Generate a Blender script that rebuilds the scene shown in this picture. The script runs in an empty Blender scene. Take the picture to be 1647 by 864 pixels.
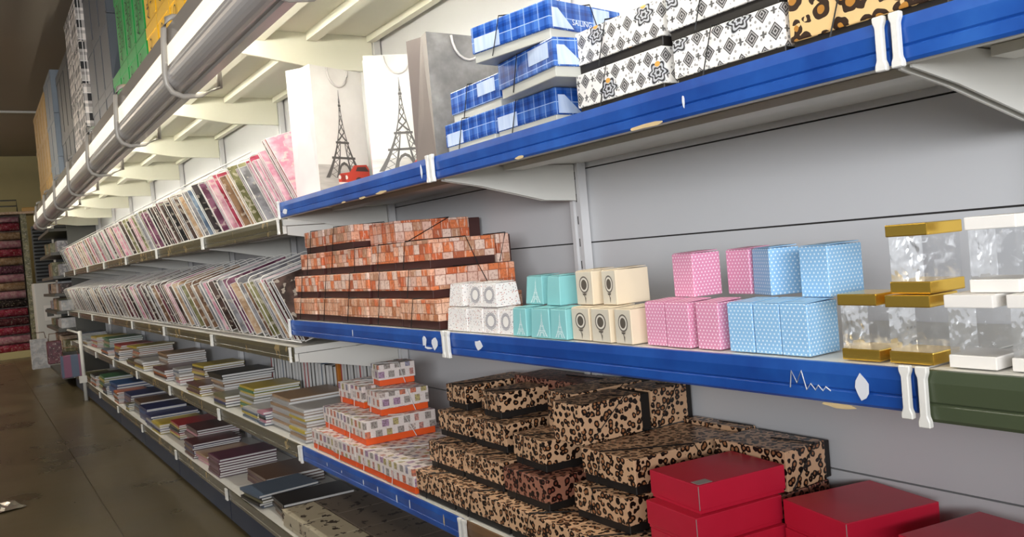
import bpy, bmesh, math, random
from mathutils import Vector, Matrix, Euler
random.seed(7)
D = bpy.data
SC = bpy.context.scene
COL = SC.collection

# ------------------------------------------------------------------ camera, world, light, exposure
cam_data = D.cameras.new('camera'); cam = D.objects.new('camera', cam_data); COL.objects.link(cam)
cam_data.sensor_width = 36.0; cam_data.lens = 36.0 * 1350 / 1647; cam_data.clip_start = 0.02; cam_data.clip_end = 200
R = ((0.83661544, -0.08618808, 0.54096785), (-0.54084692, 0.02677768, 0.84069454), (-0.08694373, -0.99591896, -0.02421193))
cam.matrix_world = Matrix([[r[0], -r[1], -r[2], 0] for r in R] + [[0, 0, 0, 1]])
SC.camera = cam

world = D.worlds.new('world'); SC.world = world; world.use_nodes = True
wbg = world.node_tree.nodes['Background']
wbg.inputs[0].default_value = (0.80, 0.86, 1.0, 1); wbg.inputs[1].default_value = 0.24

def area(name, loc, aim, sx, sy, power, colour):
    l = D.lights.new(name, 'AREA'); l.shape = 'RECTANGLE'; l.size = sx; l.size_y = sy; l.energy = power; l.color = colour
    o = D.objects.new(name, l); COL.objects.link(o); o.location = loc
    o.rotation_euler = (Vector(aim) - Vector(loc)).to_track_quat('-Z', 'Y').to_euler()
    return o
area('shop_front_daylight', (-2.3, -3.2, 0.45), (0.9, 1.0, 0.30), 4.2, 1.1, 350, (0.95, 0.97, 1.0))
for k_, (yy_, pw_) in enumerate(((2.6, 18), (8.0, 32), (13.0, 52))):     # suspended strip lamps of the aisle, shining down and up
    area('aisle_strip_lamp', (-1.7, yy_, 1.95), (-1.7, yy_, -1), 0.3, 4.0, pw_, (1.0, 0.96, 0.86))
    area('aisle_strip_lamp_uplight', (-1.7, yy_, 1.97), (-1.7, yy_, 3), 0.3, 4.0, pw_ * 2.4, (1.0, 0.93, 0.82))

SC.view_settings.view_transform = 'Standard'; SC.view_settings.look = 'None'
SC.view_settings.gamma = 1.0; SC.view_settings.use_curve_mapping = False
SC.view_settings.exposure = 0.0

# ------------------------------------------------------------------ material helpers
def lin(c):
    return tuple(((x / 12.92) if x <= 0.04045 else ((x + 0.055) / 1.055) ** 2.4) for x in c)
def rgb(h):
    return lin(tuple(int(h[i:i + 2], 16) / 255 for i in (0, 2, 4)))

class G:
    """small node graph writer"""
    def __init__(s, name, rough=0.5, metal=0.0, spec=0.5):
        s.m = D.materials.new(name); s.m.use_nodes = True
        s.t = s.m.node_tree; s.b = s.t.nodes['Principled BSDF']
        s.b.inputs['Roughness'].default_value = rough; s.b.inputs['Metallic'].default_value = metal
        s.b.inputs['Specular IOR Level'].default_value = spec
    def n(s, typ, **kw):
        x = s.t.nodes.new(typ)
        for k, v in kw.items(): setattr(x, k, v)
        return x
    def put(s, sock, v):
        if isinstance(v, (int, float)): sock.default_value = v
        elif isinstance(v, (tuple, list)): sock.default_value = (*v, 1) if (len(v) == 3 and sock.type == 'RGBA') else v
        else: s.t.links.new(v, sock)
    def ma(s, op, a, b=0.0, c=0.0, clamp=False):
        x = s.n('ShaderNodeMath', operation=op, use_clamp=clamp)
        for i, v in enumerate((a, b, c)):
            if i < len(x.inputs): s.put(x.inputs[i], v)
        return x.outputs[0]
    def mix(s, f, a, b):
        x = s.n('ShaderNodeMix', data_type='RGBA'); s.put(x.inputs[0], f); s.put(x.inputs[6], a); s.put(x.inputs[7], b)
        return x.outputs[2]
    def sep(s, v):
        x = s.n('ShaderNodeSeparateXYZ'); s.put(x.inputs[0], v); return x.outputs
    def comb(s, a, b, c=0.0):
        x = s.n('ShaderNodeCombineXYZ')
        for i, v in enumerate((a, b, c)): s.put(x.inputs[i], v)
        return x.outputs[0]
    def uv(s, shift=True):
        u = s.n('ShaderNodeTexCoord').outputs['UV']
        if not shift: return u
        r = s.n('ShaderNodeObjectInfo').outputs['Random']
        x = s.n('ShaderNodeVectorMath', operation='ADD'); s.put(x.inputs[0], u); s.put(x.inputs[1], s.comb(s.ma('MULTIPLY', r, 3.7), s.ma('MULTIPLY', r, 7.3)))
        return x.outputs[0]
    def gen(s): return s.n('ShaderNodeTexCoord').outputs['Object']
    def noise(s, v, scale, detail=2.0, rough=0.5, color=False):
        x = s.n('ShaderNodeTexNoise'); s.put(x.inputs['Vector'], v); x.inputs['Scale'].default_value = scale
        x.inputs['Detail'].default_value = detail; x.inputs['Roughness'].default_value = rough
        return x.outputs[1 if color else 0]
    def vor(s, v, scale, feature='F1', rnd=1.0, out='Distance'):
        x = s.n('ShaderNodeTexVoronoi', feature=feature); s.put(x.inputs['Vector'], v); x.inputs['Scale'].default_value = scale
        x.inputs['Randomness'].default_value = rnd
        return x.outputs[out]
    def white(s, v):
        x = s.n('ShaderNodeTexWhiteNoise', noise_dimensions='3D'); s.put(x.inputs['Vector'], v); return x.outputs
    def ramp(s, f, stops, const=False):
        x = s.n('ShaderNodeValToRGB'); s.put(x.inputs[0], f); cr = x.color_ramp
        if const: cr.interpolation = 'CONSTANT'
        while len(cr.elements) < len(stops): cr.elements.new(0.5)
        for e, (p, c) in zip(cr.elements, stops): e.position = p; e.color = (*c, 1)
        return x.outputs[0]
    def base(s, c): s.put(s.b.inputs['Base Color'], c); return s
    def rough(s, v): s.put(s.b.inputs['Roughness'], v); return s
    def bump(s, h, strength=0.2, dist=0.002):
        x = s.n('ShaderNodeBump'); x.inputs['Strength'].default_value = strength; x.inputs['Distance'].default_value = dist
        s.put(x.inputs['Height'], h); s.t.links.new(x.outputs[0], s.b.inputs['Normal']); return s
    def emit(s, c, k): s.b.inputs['Emission Color'].default_value = (*c, 1); s.b.inputs['Emission Strength'].default_value = k; return s

def plain(name, hexc, rough=0.5, metal=0.0, spec=0.5, var=0.0, scale=6.0):
    g = G(name, rough, metal, spec); c = rgb(hexc)
    if var:
        f = g.noise(g.gen(), scale, 3)
        g.base(g.mix(f, tuple(x * (1 - var) for x in c), tuple(min(1, x * (1 + var)) for x in c)))
    else: g.base(c)
    return g.m

M = {}
M['white_metal'] = plain('white_painted_metal', 'd6d4cd', 0.38, var=0.05)
M['grey_metal'] = plain('grey_painted_panel', 'cacacb', 0.42, var=0.04, scale=3)
M['upright'] = plain('upright_metal', 'd0cfcf', 0.35)
M['slot'] = plain('slot_dark', '3a3735', 0.7)
M['black'] = plain('black_card', '17120f', 0.55)
M['brown_base'] = plain('dark_brown_card', '3a1712', 0.5)
M['cord'] = plain('black_elastic', '0c0a0a', 0.6)
M['orange'] = plain('orange_card', 'e2571e', 0.5)
M['grey_card'] = plain('silver_grey_card', 'b9b9b2', 0.4)
M['paper'] = plain('page_edges', 'd8d6d2', 0.7)
M['card_edge'] = plain('card_edges', 'cbc8c3', 0.7)
M['clip'] = plain('white_plastic_clip', 'e4e2dc', 0.35)
M['wire'] = plain('white_coated_wire', 'e3dfd8', 0.35)
M['tape'] = plain('paper_remnant', 'd9dbe2', 0.8)
M['tape_tan'] = plain('tan_paper_remnant', 'c9b184', 0.7)
M['gold'] = plain('gold_foil_card', 'ecc255', 0.22, 0.9)
M['white_card'] = plain('white_card', 'e9e5df', 0.5)
M['cream'] = plain('cream_card', 'e3d3b8', 0.6)
M['sticker'] = plain('grey_sticker', '9a9390', 0.5)
M['kick'] = plain('blue_kickplate', '0d2442', 0.45, var=0.2)
M['dark'] = plain('dark_recess', '0c0b0a', 0.8)
M['steel_dark'] = plain('dark_shelf_metal', '4d4c46', 0.4, var=0.15)
M['canopy'] = plain('canopy_cream_metal', 'e6e4d2', 0.45)

# blue price rail, a little scuffed
g = G('blue_price_rail', 0.32); u = g.gen()
f = g.noise(u, 9, 4, 0.6)
f = g.ramp(f, [(0.35, rgb('14418f')), (0.62, rgb('2055a8')), (0.8, rgb('3068b8'))])
g.base(f); M['rail_blue'] = g.m
# clear rail over olive paper; gold flecks are lamp reflections painted into the colour
g = G('olive_price_rail', 0.25); u = g.sep(g.gen())
cell = g.white(g.comb(g.ma('FLOOR', g.ma('MULTIPLY', u[1], 16)), 3.0))[0]
f2 = g.noise(g.gen(), 30, 3)
c = g.mix(f2, rgb('413d31'), rgb('5d5745'))
c = g.mix(g.ma('GREATER_THAN', g.ma('MULTIPLY', cell, f2), 0.50), c, rgb('94805a'))
g.base(c); M['rail_olive'] = g.m
M['rail_green'] = plain('dark_green_rail', '47503a', 0.3, var=0.12)
M['rail_wood'] = plain('brown_rail', '6e5238', 0.4, var=0.2)

# ---- leopard print
def leopard(name, ground, ring, core, scale, rough=0.4):
    g = G(name, rough); u = g.uv()
    nz = g.noise(u, scale * 0.9, 2, color=True)
    v = g.n('ShaderNodeVectorMath', operation='MULTIPLY_ADD'); g.put(v.inputs[0], nz); v.inputs[1].default_value = (0.55 / scale,) * 3; g.put(v.inputs[2], u)
    d = g.vor(v.outputs[0], scale, 'F1', 0.75)
    br = g.noise(u, scale * 1.3, 1)
    inner = g.ma('LESS_THAN', d, 0.24)
    outer = g.ma('LESS_THAN', d, g.ma('MULTIPLY_ADD', br, 0.36, 0.30))
    ringm = g.ma('MULTIPLY', g.ma('SUBTRACT', outer, inner, clamp=True), g.ma('GREATER_THAN', br, 0.33))
    c = g.mix(inner, rgb(ground), rgb(core)); c = g.mix(ringm, c, rgb(ring))
    g.base(c); return g.m
M['leopard'] = leopard('leopard_print_card', 'd0a884', '1a100c', '9a6844', 78, 0.33)
M['leopard_red'] = leopard('reddish_leopard_print_card', '9c6a56', '1d0e0c', '743b2e', 78, 0.33)
M['leopard_big'] = leopard('large_leopard_print_card', 'd9b781', '2e1c0f', 'a9742d', 44)

# ---- damask print: staggered medallions over white
g = G('black_and_white_damask_card', 0.35); u = g.uv(); s = g.sep(u)
def lattice(g, s, w, h, ox=0.0, oy=0.0):
    row = g.ma('FLOOR', g.ma('DIVIDE', g.ma('ADD', s[1], oy), h))
    half = g.ma('MULTIPLY', g.ma('FLOORED_MODULO', row, 2.0), 0.5)
    px = g.ma('SUBTRACT', g.ma('FRACT', g.ma('ADD', g.ma('DIVIDE', g.ma('ADD', s[0], ox), w), half)), 0.5)
    py = g.ma('SUBTRACT', g.ma('FRACT', g.ma('DIVIDE', g.ma('ADD', s[1], oy), h)), 0.5)
    return px, py
px, py = lattice(g, s, 0.036, 0.025)
dia = g.ma('ADD', g.ma('MULTIPLY', g.ma('ABSOLUTE', px), 3.3), g.ma('MULTIPLY', g.ma('ABSOLUTE', py), 2.2))
lob = g.ma('MULTIPLY', g.ma('MULTIPLY', g.ma('SINE', g.ma('MULTIPLY', px, 44.0)), g.ma('SINE', g.ma('MULTIPLY', py, 36.0))), 0.35)
m1 = g.ma('MULTIPLY', g.ma('LESS_THAN', dia, 1.0), g.ma('GREATER_THAN', g.ma('ADD', lob, g.ma('SINE', g.ma('MULTIPLY', dia, 15.0))), -0.15))
qx, qy = lattice(g, s, 0.036, 0.025, 0.018, 0.0)
r2 = g.ma('SQRT', g.ma('ADD', g.ma('POWER', g.ma('MULTIPLY', qx, 1.3), 2.0), g.ma('POWER', qy, 2.0)))
ang = g.ma('ARCTAN2', qy, qx)
m2 = g.ma('LESS_THAN', r2, g.ma('MULTIPLY_ADD', g.ma('COSINE', g.ma('MULTIPLY', ang, 4.0)), 0.05, 0.13))
bx_, by_ = lattice(g, s, 0.108, 0.075, 0.0, 0.022)
rb = g.ma('SQRT', g.ma('ADD', g.ma('POWER', g.ma('MULTIPLY', bx_, 1.15), 2.0), g.ma('POWER', by_, 2.0)))
ab = g.ma('ARCTAN2', by_, bx_)
edge = g.ma('MULTIPLY_ADD', g.ma('COSINE', g.ma('MULTIPLY', ab, 6.0)), 0.035, 0.20)
big = g.ma('LESS_THAN', rb, edge)
bigl = g.ma('MULTIPLY', big, g.ma('GREATER_THAN', g.ma('SINE', g.ma('MULTIPLY', g.ma('DIVIDE', rb, edge), 17.0)), 0.1))
gold = g.ma('LESS_THAN', g.ma('SQRT', g.ma('ADD', g.ma('POWER', bx_, 2.0), g.ma('POWER', g.ma('SUBTRACT', by_, 0.16), 2.0))), 0.05)
c = g.mix(g.ma('MULTIPLY', g.ma('LESS_THAN', dia, 1.0), 0.75), rgb('e9e6e2'), rgb('8f8d8e'))
spr = g.ma('MULTIPLY', g.ma('GREATER_THAN', dia, 1.25), g.ma('LESS_THAN', g.vor(u, 150, 'F1', 0.6), 0.30))
c = g.mix(g.ma('MULTIPLY', spr, 0.7), c, rgb('5a5858'))
c = g.mix(g.ma('MAXIMUM', m1, g.ma('MULTIPLY', m2, 0.9)), c, rgb('2f2d2e'))
c = g.mix(big, c, rgb('b9bbc0')); c = g.mix(bigl, c, rgb('2b2a2c')); c = g.mix(gold, c, rgb('d9a04a'))
g.base(c); M['damask'] = g.m

# ---- blue plaid
def plaid(name, base, mid, line, scale, dark, rough=0.22):
    g = G(name, rough); s = g.sep(g.uv())
    def band(x, per, wid, off=0.0):
        return g.ma('LESS_THAN', g.ma('FRACT', g.ma('ADD', g.ma('DIVIDE', x, per), off)), wid)
    a = g.ma('ADD', g.ma('MULTIPLY', band(s[0], scale, 0.42), 0.5), g.ma('MULTIPLY', band(s[1], scale, 0.42), 0.5))
    c = g.mix(a, rgb(base), rgb(mid))
    d = g.ma('ADD', g.ma('MULTIPLY', band(s[0], scale, 0.16, 0.3), 0.4), g.ma('MULTIPLY', band(s[1], scale, 0.16, 0.3), 0.4))
    c = g.mix(d, c, rgb(dark))
    l = g.ma('MAXIMUM', band(s[0], scale, 0.04, 0.7), band(s[1], scale, 0.045, 0.62))
    c = g.mix(g.ma('MULTIPLY', l, 0.7), c, rgb(line)); g.base(c); return g.m
M['plaid_blue'] = plaid('blue_plaid_card', '1d4a9c', '4470bd', 'a9c4ea', 0.032, '12306f')
M['plaid_dark'] = plaid('black_white_plaid_card', 'e6dcd4', '151313', 'f2ece6', 0.125, '100e0e', 0.5)
M['plaid_label'] = None
g = G('pale_blue_gloss_label', 0.12); s = g.sep(g.uv())
f = g.noise(g.comb(g.ma('MULTIPLY', s[0], 6.0), g.ma('MULTIPLY', s[1], 0.7)), 14, 2)
g.base(g.mix(f, rgb('8fa9d4'), rgb('dbe5f5'))); M['plaid_label'] = g.m  # printed label with its pale reflection streaks painted into the colour

# ---- orange patchwork collage
def collage(name, cols, w, h, seam):
    g = G(name, 0.42); u = g.uv(); s = g.sep(u)
    iy = g.ma('FLOOR', g.ma('DIVIDE', s[1], h))
    off = g.ma('MULTIPLY', g.white(g.comb(iy, 1.7))[0], 0.8)
    fx = g.ma('ADD', g.ma('DIVIDE', s[0], w), off)
    wn = g.white(g.comb(g.ma('FLOOR', fx), iy))
    c = g.ramp(wn[0], cols, True)
    n1 = g.noise(u, 160, 3); n2 = g.noise(g.comb(g.ma('MULTIPLY', s[0], 5.0), s[1]), 30, 2)
    c = g.mix(g.ma('MULTIPLY', g.ma('GREATER_THAN', n1, 0.56), 0.35), c, rgb('8a4a30'))
    c = g.mix(g.ma('MULTIPLY', g.ma('GREATER_THAN', n2, 0.58), 0.4), c, rgb('f3d9c6'))
    ex = g.ma('LESS_THAN', g.ma('FRACT', fx), 0.09); ey = g.ma('LESS_THAN', g.ma('FRACT', g.ma('DIVIDE', s[1], h)), 0.07)
    c = g.mix(g.ma('MULTIPLY', g.ma('MAXIMUM', ex, ey), 0.75), c, rgb(seam)); g.base(c); return g.m
M['collage'] = collage('orange_patchwork_card', [(0, rgb('d97a4a')), (0.18, rgb('e6a98a')), (0.36, rgb('cc683e')), (0.5, rgb('dcb4a2')), (0.66, rgb('b98a6c')), (0.8, rgb('e0c3b3')), (0.92, rgb('b3603f'))], 0.027, 0.0225, '8b4a33')
M['collage_tan'] = collage('tan_patchwork_card', [(0, rgb('dba888')), (0.3, rgb('d09372')), (0.55, rgb('e2b99f')), (0.75, rgb('b87750')), (0.9, rgb('d8754a'))], 0.021, 0.0225, '7a4430')

# ---- little houses print on white lids
g = G('town_print_card', 0.45); u = g.uv(); s = g.sep(u)
w_, h_ = 0.031, 0.0245
iy = g.ma('FLOOR', g.ma('DIVIDE', s[1], h_)); fx = g.ma('ADD', g.ma('DIVIDE', s[0], w_), g.ma('MULTIPLY', iy, 0.37)); ix = g.ma('FLOOR', fx)
wn = g.white(g.comb(ix, iy)); a = g.ma('FRACT', fx); b = g.ma('FRACT', g.ma('DIVIDE', s[1], h_))
ins = g.ma('MULTIPLY', g.ma('MULTIPLY', g.ma('GREATER_THAN', a, 0.18), g.ma('LESS_THAN', a, g.ma('MULTIPLY_ADD', wn[0], 0.3, 0.55))), g.ma('MULTIPLY', g.ma('GREATER_THAN', b, 0.12), g.ma('LESS_THAN', b, 0.86)))
cc = g.ramp(wn[0], [(0, rgb('c48d82')), (0.18, rgb('9795a8')), (0.34, rgb('b5a76f')), (0.5, rgb('cf7a5c')), (0.64, rgb('9f9890')), (0.78, rgb('a98aa4')), (0.9, rgb('c9b9b0'))], True)
det = g.ma('GREATER_THAN', g.noise(u, 190, 2), 0.52); cc = g.mix(g.ma('MULTIPLY', det, 0.6), cc, rgb('6a5658'))
tiny = g.ma('MULTIPLY', g.ma('GREATER_THAN', g.noise(u, 330, 1), 0.66), 0.6)
c = g.mix(tiny, rgb('ddd2cc'), rgb('a5767a')); g.base(g.mix(ins, c, cc)); M['town'] = g.m

# ---- confetti floral on white
g = G('confetti_flower_card', 0.5); u = g.uv()
d = g.vor(u, 260, 'F1', 0.8); wc = g.vor(u, 260, 'F1', 0.8, 'Color')
spot = g.ma('LESS_THAN', d, 0.30)
cc = g.ramp(g.sep(wc)[0], [(0, rgb('a46a62')), (0.3, rgb('c98b7c')), (0.5, rgb('8c8f96')), (0.7, rgb('c7a78a')), (0.85, rgb('6f5f6a'))], True)
g.base(g.mix(spot, rgb('e6e2df'), cc)); M['confetti'] = g.m
# ---- polka dots
def dots(name, ground, dot):
    g = G(name, 0.5); s = g.sep(g.uv(False))
    px, py = lattice(g, s, 0.0062, 0.0046)
    r = g.ma('SQRT', g.ma('ADD', g.ma('POWER', px, 2.0), g.ma('POWER', g.ma('MULTIPLY', py, 0.75), 2.0)))
    g.base(g.mix(g.ma('LESS_THAN', r, 0.2), rgb(ground), rgb(dot))); return g.m
M['pink_dots'] = dots('pink_dotted_card', 'd78fae', 'f3d9e4'); M['blue_dots'] = dots('blue_dotted_card', '8cbbe2', 'd6e8f6')
M['teal'] = plain('turquoise_card', '84c2c4', 0.45, var=0.03); M['teal_print'] = plain('white_print_ink', 'dcecec', 0.5)
M['emblem'] = plain('emblem_dark_ink', '5b534a', 0.5); M['emblem_grey'] = plain('emblem_grey_ink', '8e8a84', 0.5); M['emblem_light'] = plain('emblem_pale_ink', 'd9d3c6', 0.5)
M['cream_shaded'] = plain('shaded_cream_card', 'cfc7b6', 0.55)  # aisle side of the cream cartons, its shade put into the colour
M['lace'] = plain('lace_ring_ink', '9c9aa0', 0.5)
g = G('red_card', 0.36); f = g.noise(g.gen(), 20, 2); g.base(g.mix(f, rgb('c01a36'), rgb('c8223e'))); M['red'] = g.m
# beige box with dark sprigs
g = G('beige_sprig_card', 0.55); u = g.uv(); f = g.noise(u, 22, 3, 0.6)
b2 = g.ma('GREATER_THAN', g.noise(u, 14, 2), 0.62)
c = g.mix(g.ma('GREATER_THAN', f, 0.60), rgb('b6ab93'), rgb('3f332b')); c = g.mix(g.ma('MULTIPLY', b2, 0.5), c, rgb('7b6b5a')); g.base(c); M['sprig'] = g.m
g = G('taupe_sprig_card', 0.55); u = g.uv(); f = g.noise(u, 22, 3, 0.6)
g.base(g.mix(g.ma('GREATER_THAN', f, 0.60), rgb('6d6156'), rgb('2a211c'))); M['sprig_dark'] = g.m

# covers of the cards and notebooks
COVER = {'crimson': ('8e2035', 'b5526a'), 'dusty pink': ('b7788a', 'd3a9b2'), 'grey': ('6d6a6c', '9a979b'), 'brown': ('5f4433', '8d6d52'),
         'dark brown': ('2c201c', '54403a'), 'olive': ('5d5a39', '8b8660'), 'plum': ('55283f', '84566b'), 'slate blue': ('46566b', '7b8b9c'),
         'tan': ('9a7a5c', 'c0a487'), 'black': ('151314', '3b3336'), 'pale grey': ('a7a6a6', 'c9c7c5'), 'yellow': ('b8a02f', 'd6c66a'),
         'green': ('2f6a43', '5f9468'), 'navy': ('161f55', '2d3b84'), 'wine': ('4a2029', '6f3a43'), 'orange': ('b65a24', 'd5894f'), 'blue': ('1f4a86', '4a7fb4'), 'red': ('a0202a', 'c04a4a')}
for k, (a, b) in COVER.items():
    g = G(k.replace(' ', '_') + '_cover', 0.3); u = g.uv(); f = g.noise(u, 17, 3, 0.6)
    r = g.n('ShaderNodeObjectInfo').outputs['Random']
    c = g.mix(g.ramp(f, [(0.42, (0, 0, 0)), (0.6, (1, 1, 1))]), rgb(a), rgb(b))
    c = g.mix(g.ma('MULTIPLY', g.ma('GREATER_THAN', g.noise(u, 40, 2), 0.6), 0.45), c, rgb('cfc4b4'))
    g.base(c); M['c_' + k] = g.m
    # plain glossy book cover
    g = G(k.replace(' ', '_') + '_book_cover', 0.28); u = g.uv(); f = g.noise(u, 9, 3, 0.6)
    g.base(g.mix(f, rgb(a), tuple(0.75 * x + 0.25 * y for x, y in zip(rgb(a), rgb(b))))); M['b_' + k] = g.m

# floor
g = G('polished_concrete', 0.3); u = g.gen(); f = g.noise(u, 1.6, 6, 0.62); f2 = g.noise(u, 14, 4)
c = g.ramp(f, [(0.3, rgb('4c4330')), (0.5, rgb('5d5239')), (0.72, rgb('6a5d42'))]); c = g.mix(g.ma('MULTIPLY', f2, 0.3), c, rgb('3f3827'))
g.base(c); g.rough(g.ma('MULTIPLY_ADD', f, 0.3, 0.16)); g.bump(f2, 0.05); M['floor'] = g.m
M['ceiling'] = plain('ceiling_board', 'a39788', 0.8, var=0.08, scale=1)
M['wall_yellow'] = plain('cream_wall_paint', 'b7ab7c', 0.8, var=0.05)
# lamp
M['diffuser'] = G('lit_lamp_diffuser', 0.4).base((0.6, 0.6, 0.55)).emit((1.0, 0.93, 0.77), 0.76).m
M['tube'] = G('fluorescent_tube', 0.4).base((1, 1, 1)).emit((1.0, 0.97, 0.86), 40.0).m
M['lamp_metal'] = plain('lamp_reflector_metal', 'b4b0ae', 0.22, 0.0)
M['lamp_plastic'] = plain('lamp_smoky_plastic', '9c968f', 0.18, 0.0)
# clear film
def clear(name, tint, k, rough=0.06, crinkle=90):
    g = G(name); t = g.t; t.nodes.remove(g.b)
    tr = g.n('ShaderNodeBsdfTransparent'); tr.inputs[0].default_value = (*tint, 1)
    gl = g.n('ShaderNodeBsdfGlossy'); gl.inputs['Roughness'].default_value = rough; gl.inputs[0].default_value = (1, 1, 1, 1)
    fr = g.n('ShaderNodeFresnel'); fr.inputs[0].default_value = 1.45
    bp = g.n('ShaderNodeBump'); bp.inputs['Strength'].default_value = 0.9; bp.inputs['Distance'].default_value = 0.004
    u = g.uv(); s = g.sep(u)
    g.put(bp.inputs['Height'], g.noise(g.comb(g.ma('MULTIPLY', s[0], 1.6), s[1]), crinkle, 2))
    t.links.new(bp.outputs[0], gl.inputs['Normal']); t.links.new(bp.outputs[0], fr.inputs['Normal'])
    mx = g.n('ShaderNodeMixShader'); g.put(mx.inputs[0], g.ma('MULTIPLY_ADD', fr.outputs[0], k, 0.0, clamp=True))
    t.links.new(tr.outputs[0], mx.inputs[1]); t.links.new(gl.outputs[0], mx.inputs[2])
    t.links.new(mx.outputs[0], t.nodes['Material Output'].inputs[0]); return g.m
M['film'] = clear('clear_plastic_film', (0.96, 0.965, 0.97), 0.8, 0.12, 24)
M['foil'] = plain('crumpled_silver', 'c9c6bd', 0.25, 0.8)
# bag faces
g = G('cloudy_photo_paper', 0.3); u = g.uv(False); f = g.noise(u, 9, 4, 0.6); s = g.sep(u)
c = g.mix(f, rgb('d5cfc8'), rgb('f6f2ec')); road = g.ma('LESS_THAN', s[1], 0.085)
c = g.mix(road, c, g.mix(g.noise(g.comb(s[0], g.ma('MULTIPLY', s[1], 6.0)), 12, 3), rgb('8b857f'), rgb('d9d4cd'))); g.base(c); M['bag_photo'] = g.m
g = G('pink_tinted_gusset', 0.35); u = g.uv(False); f = g.noise(u, 8, 2); s = g.sep(u)
c = g.mix(g.ma('MULTIPLY', g.ma('LESS_THAN', s[1], 0.25), f), rgb('eee8e4'), rgb('e7a9ac')); g.base(c); M['bag_gusset'] = g.m
g = G('silver_cloud_paper', 0.28); f = g.noise(g.uv(False), 11, 4, 0.6); g.base(g.ramp(f, [(0.3, rgb('625f5e')), (0.5, rgb('7f7c7a')), (0.7, rgb('a09d9a'))])); M['bag_silver'] = g.m
M['bag_side'] = plain('grey_gusset_paper', '6f6561', 0.4)
M['ink_dark'] = plain('tower_dark_ink', '5a5653', 0.5); M['car_red'] = plain('car_red_ink', 'c4473a', 0.35); M['car_dark'] = plain('car_dark_ink', '4e3a38', 0.4); M['car_light'] = plain('car_pale_ink', 'e9dcd4', 0.4)
M['ribbon'] = plain('satin_ribbon', 'cfc9c4', 0.3)
# cartons
def carton(name, h, var=0.12): return plain(name, h, 0.4, var=var, scale=5)
M['box_yellow'] = carton('yellow_corrugated_plastic', 'e0ac14'); M['box_green'] = carton('green_corrugated_plastic', '0a8d3e'); M['box_grey'] = carton('dark_grey_corrugated_plastic', '50535a')
M['box_steel'] = carton('blue_grey_card', '77808a'); M['box_kraft'] = carton('kraft_card', 'c2984f'); M['box_dark'] = carton('charcoal_card', '3c3d40'); M['print_dark'] = plain('dark_lettering_ink', '2c2a22', 0.6)
M['print_white'] = plain('pale_lettering_ink', 'd8e2f0', 0.5)
M['wood_orange'] = plain('orange_varnished_wood', 'b06a24', 0.4, var=0.2)
g = G('striped_carrier_card', 0.5); s = g.sep(g.uv(False)); g.base(g.mix(g.ma('LESS_THAN', g.ma('FRACT', g.ma('DIVIDE', s[0], 0.12)), 0.5), rgb('566378'), rgb('84506a'))); M['stripe_bag'] = g.m

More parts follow.
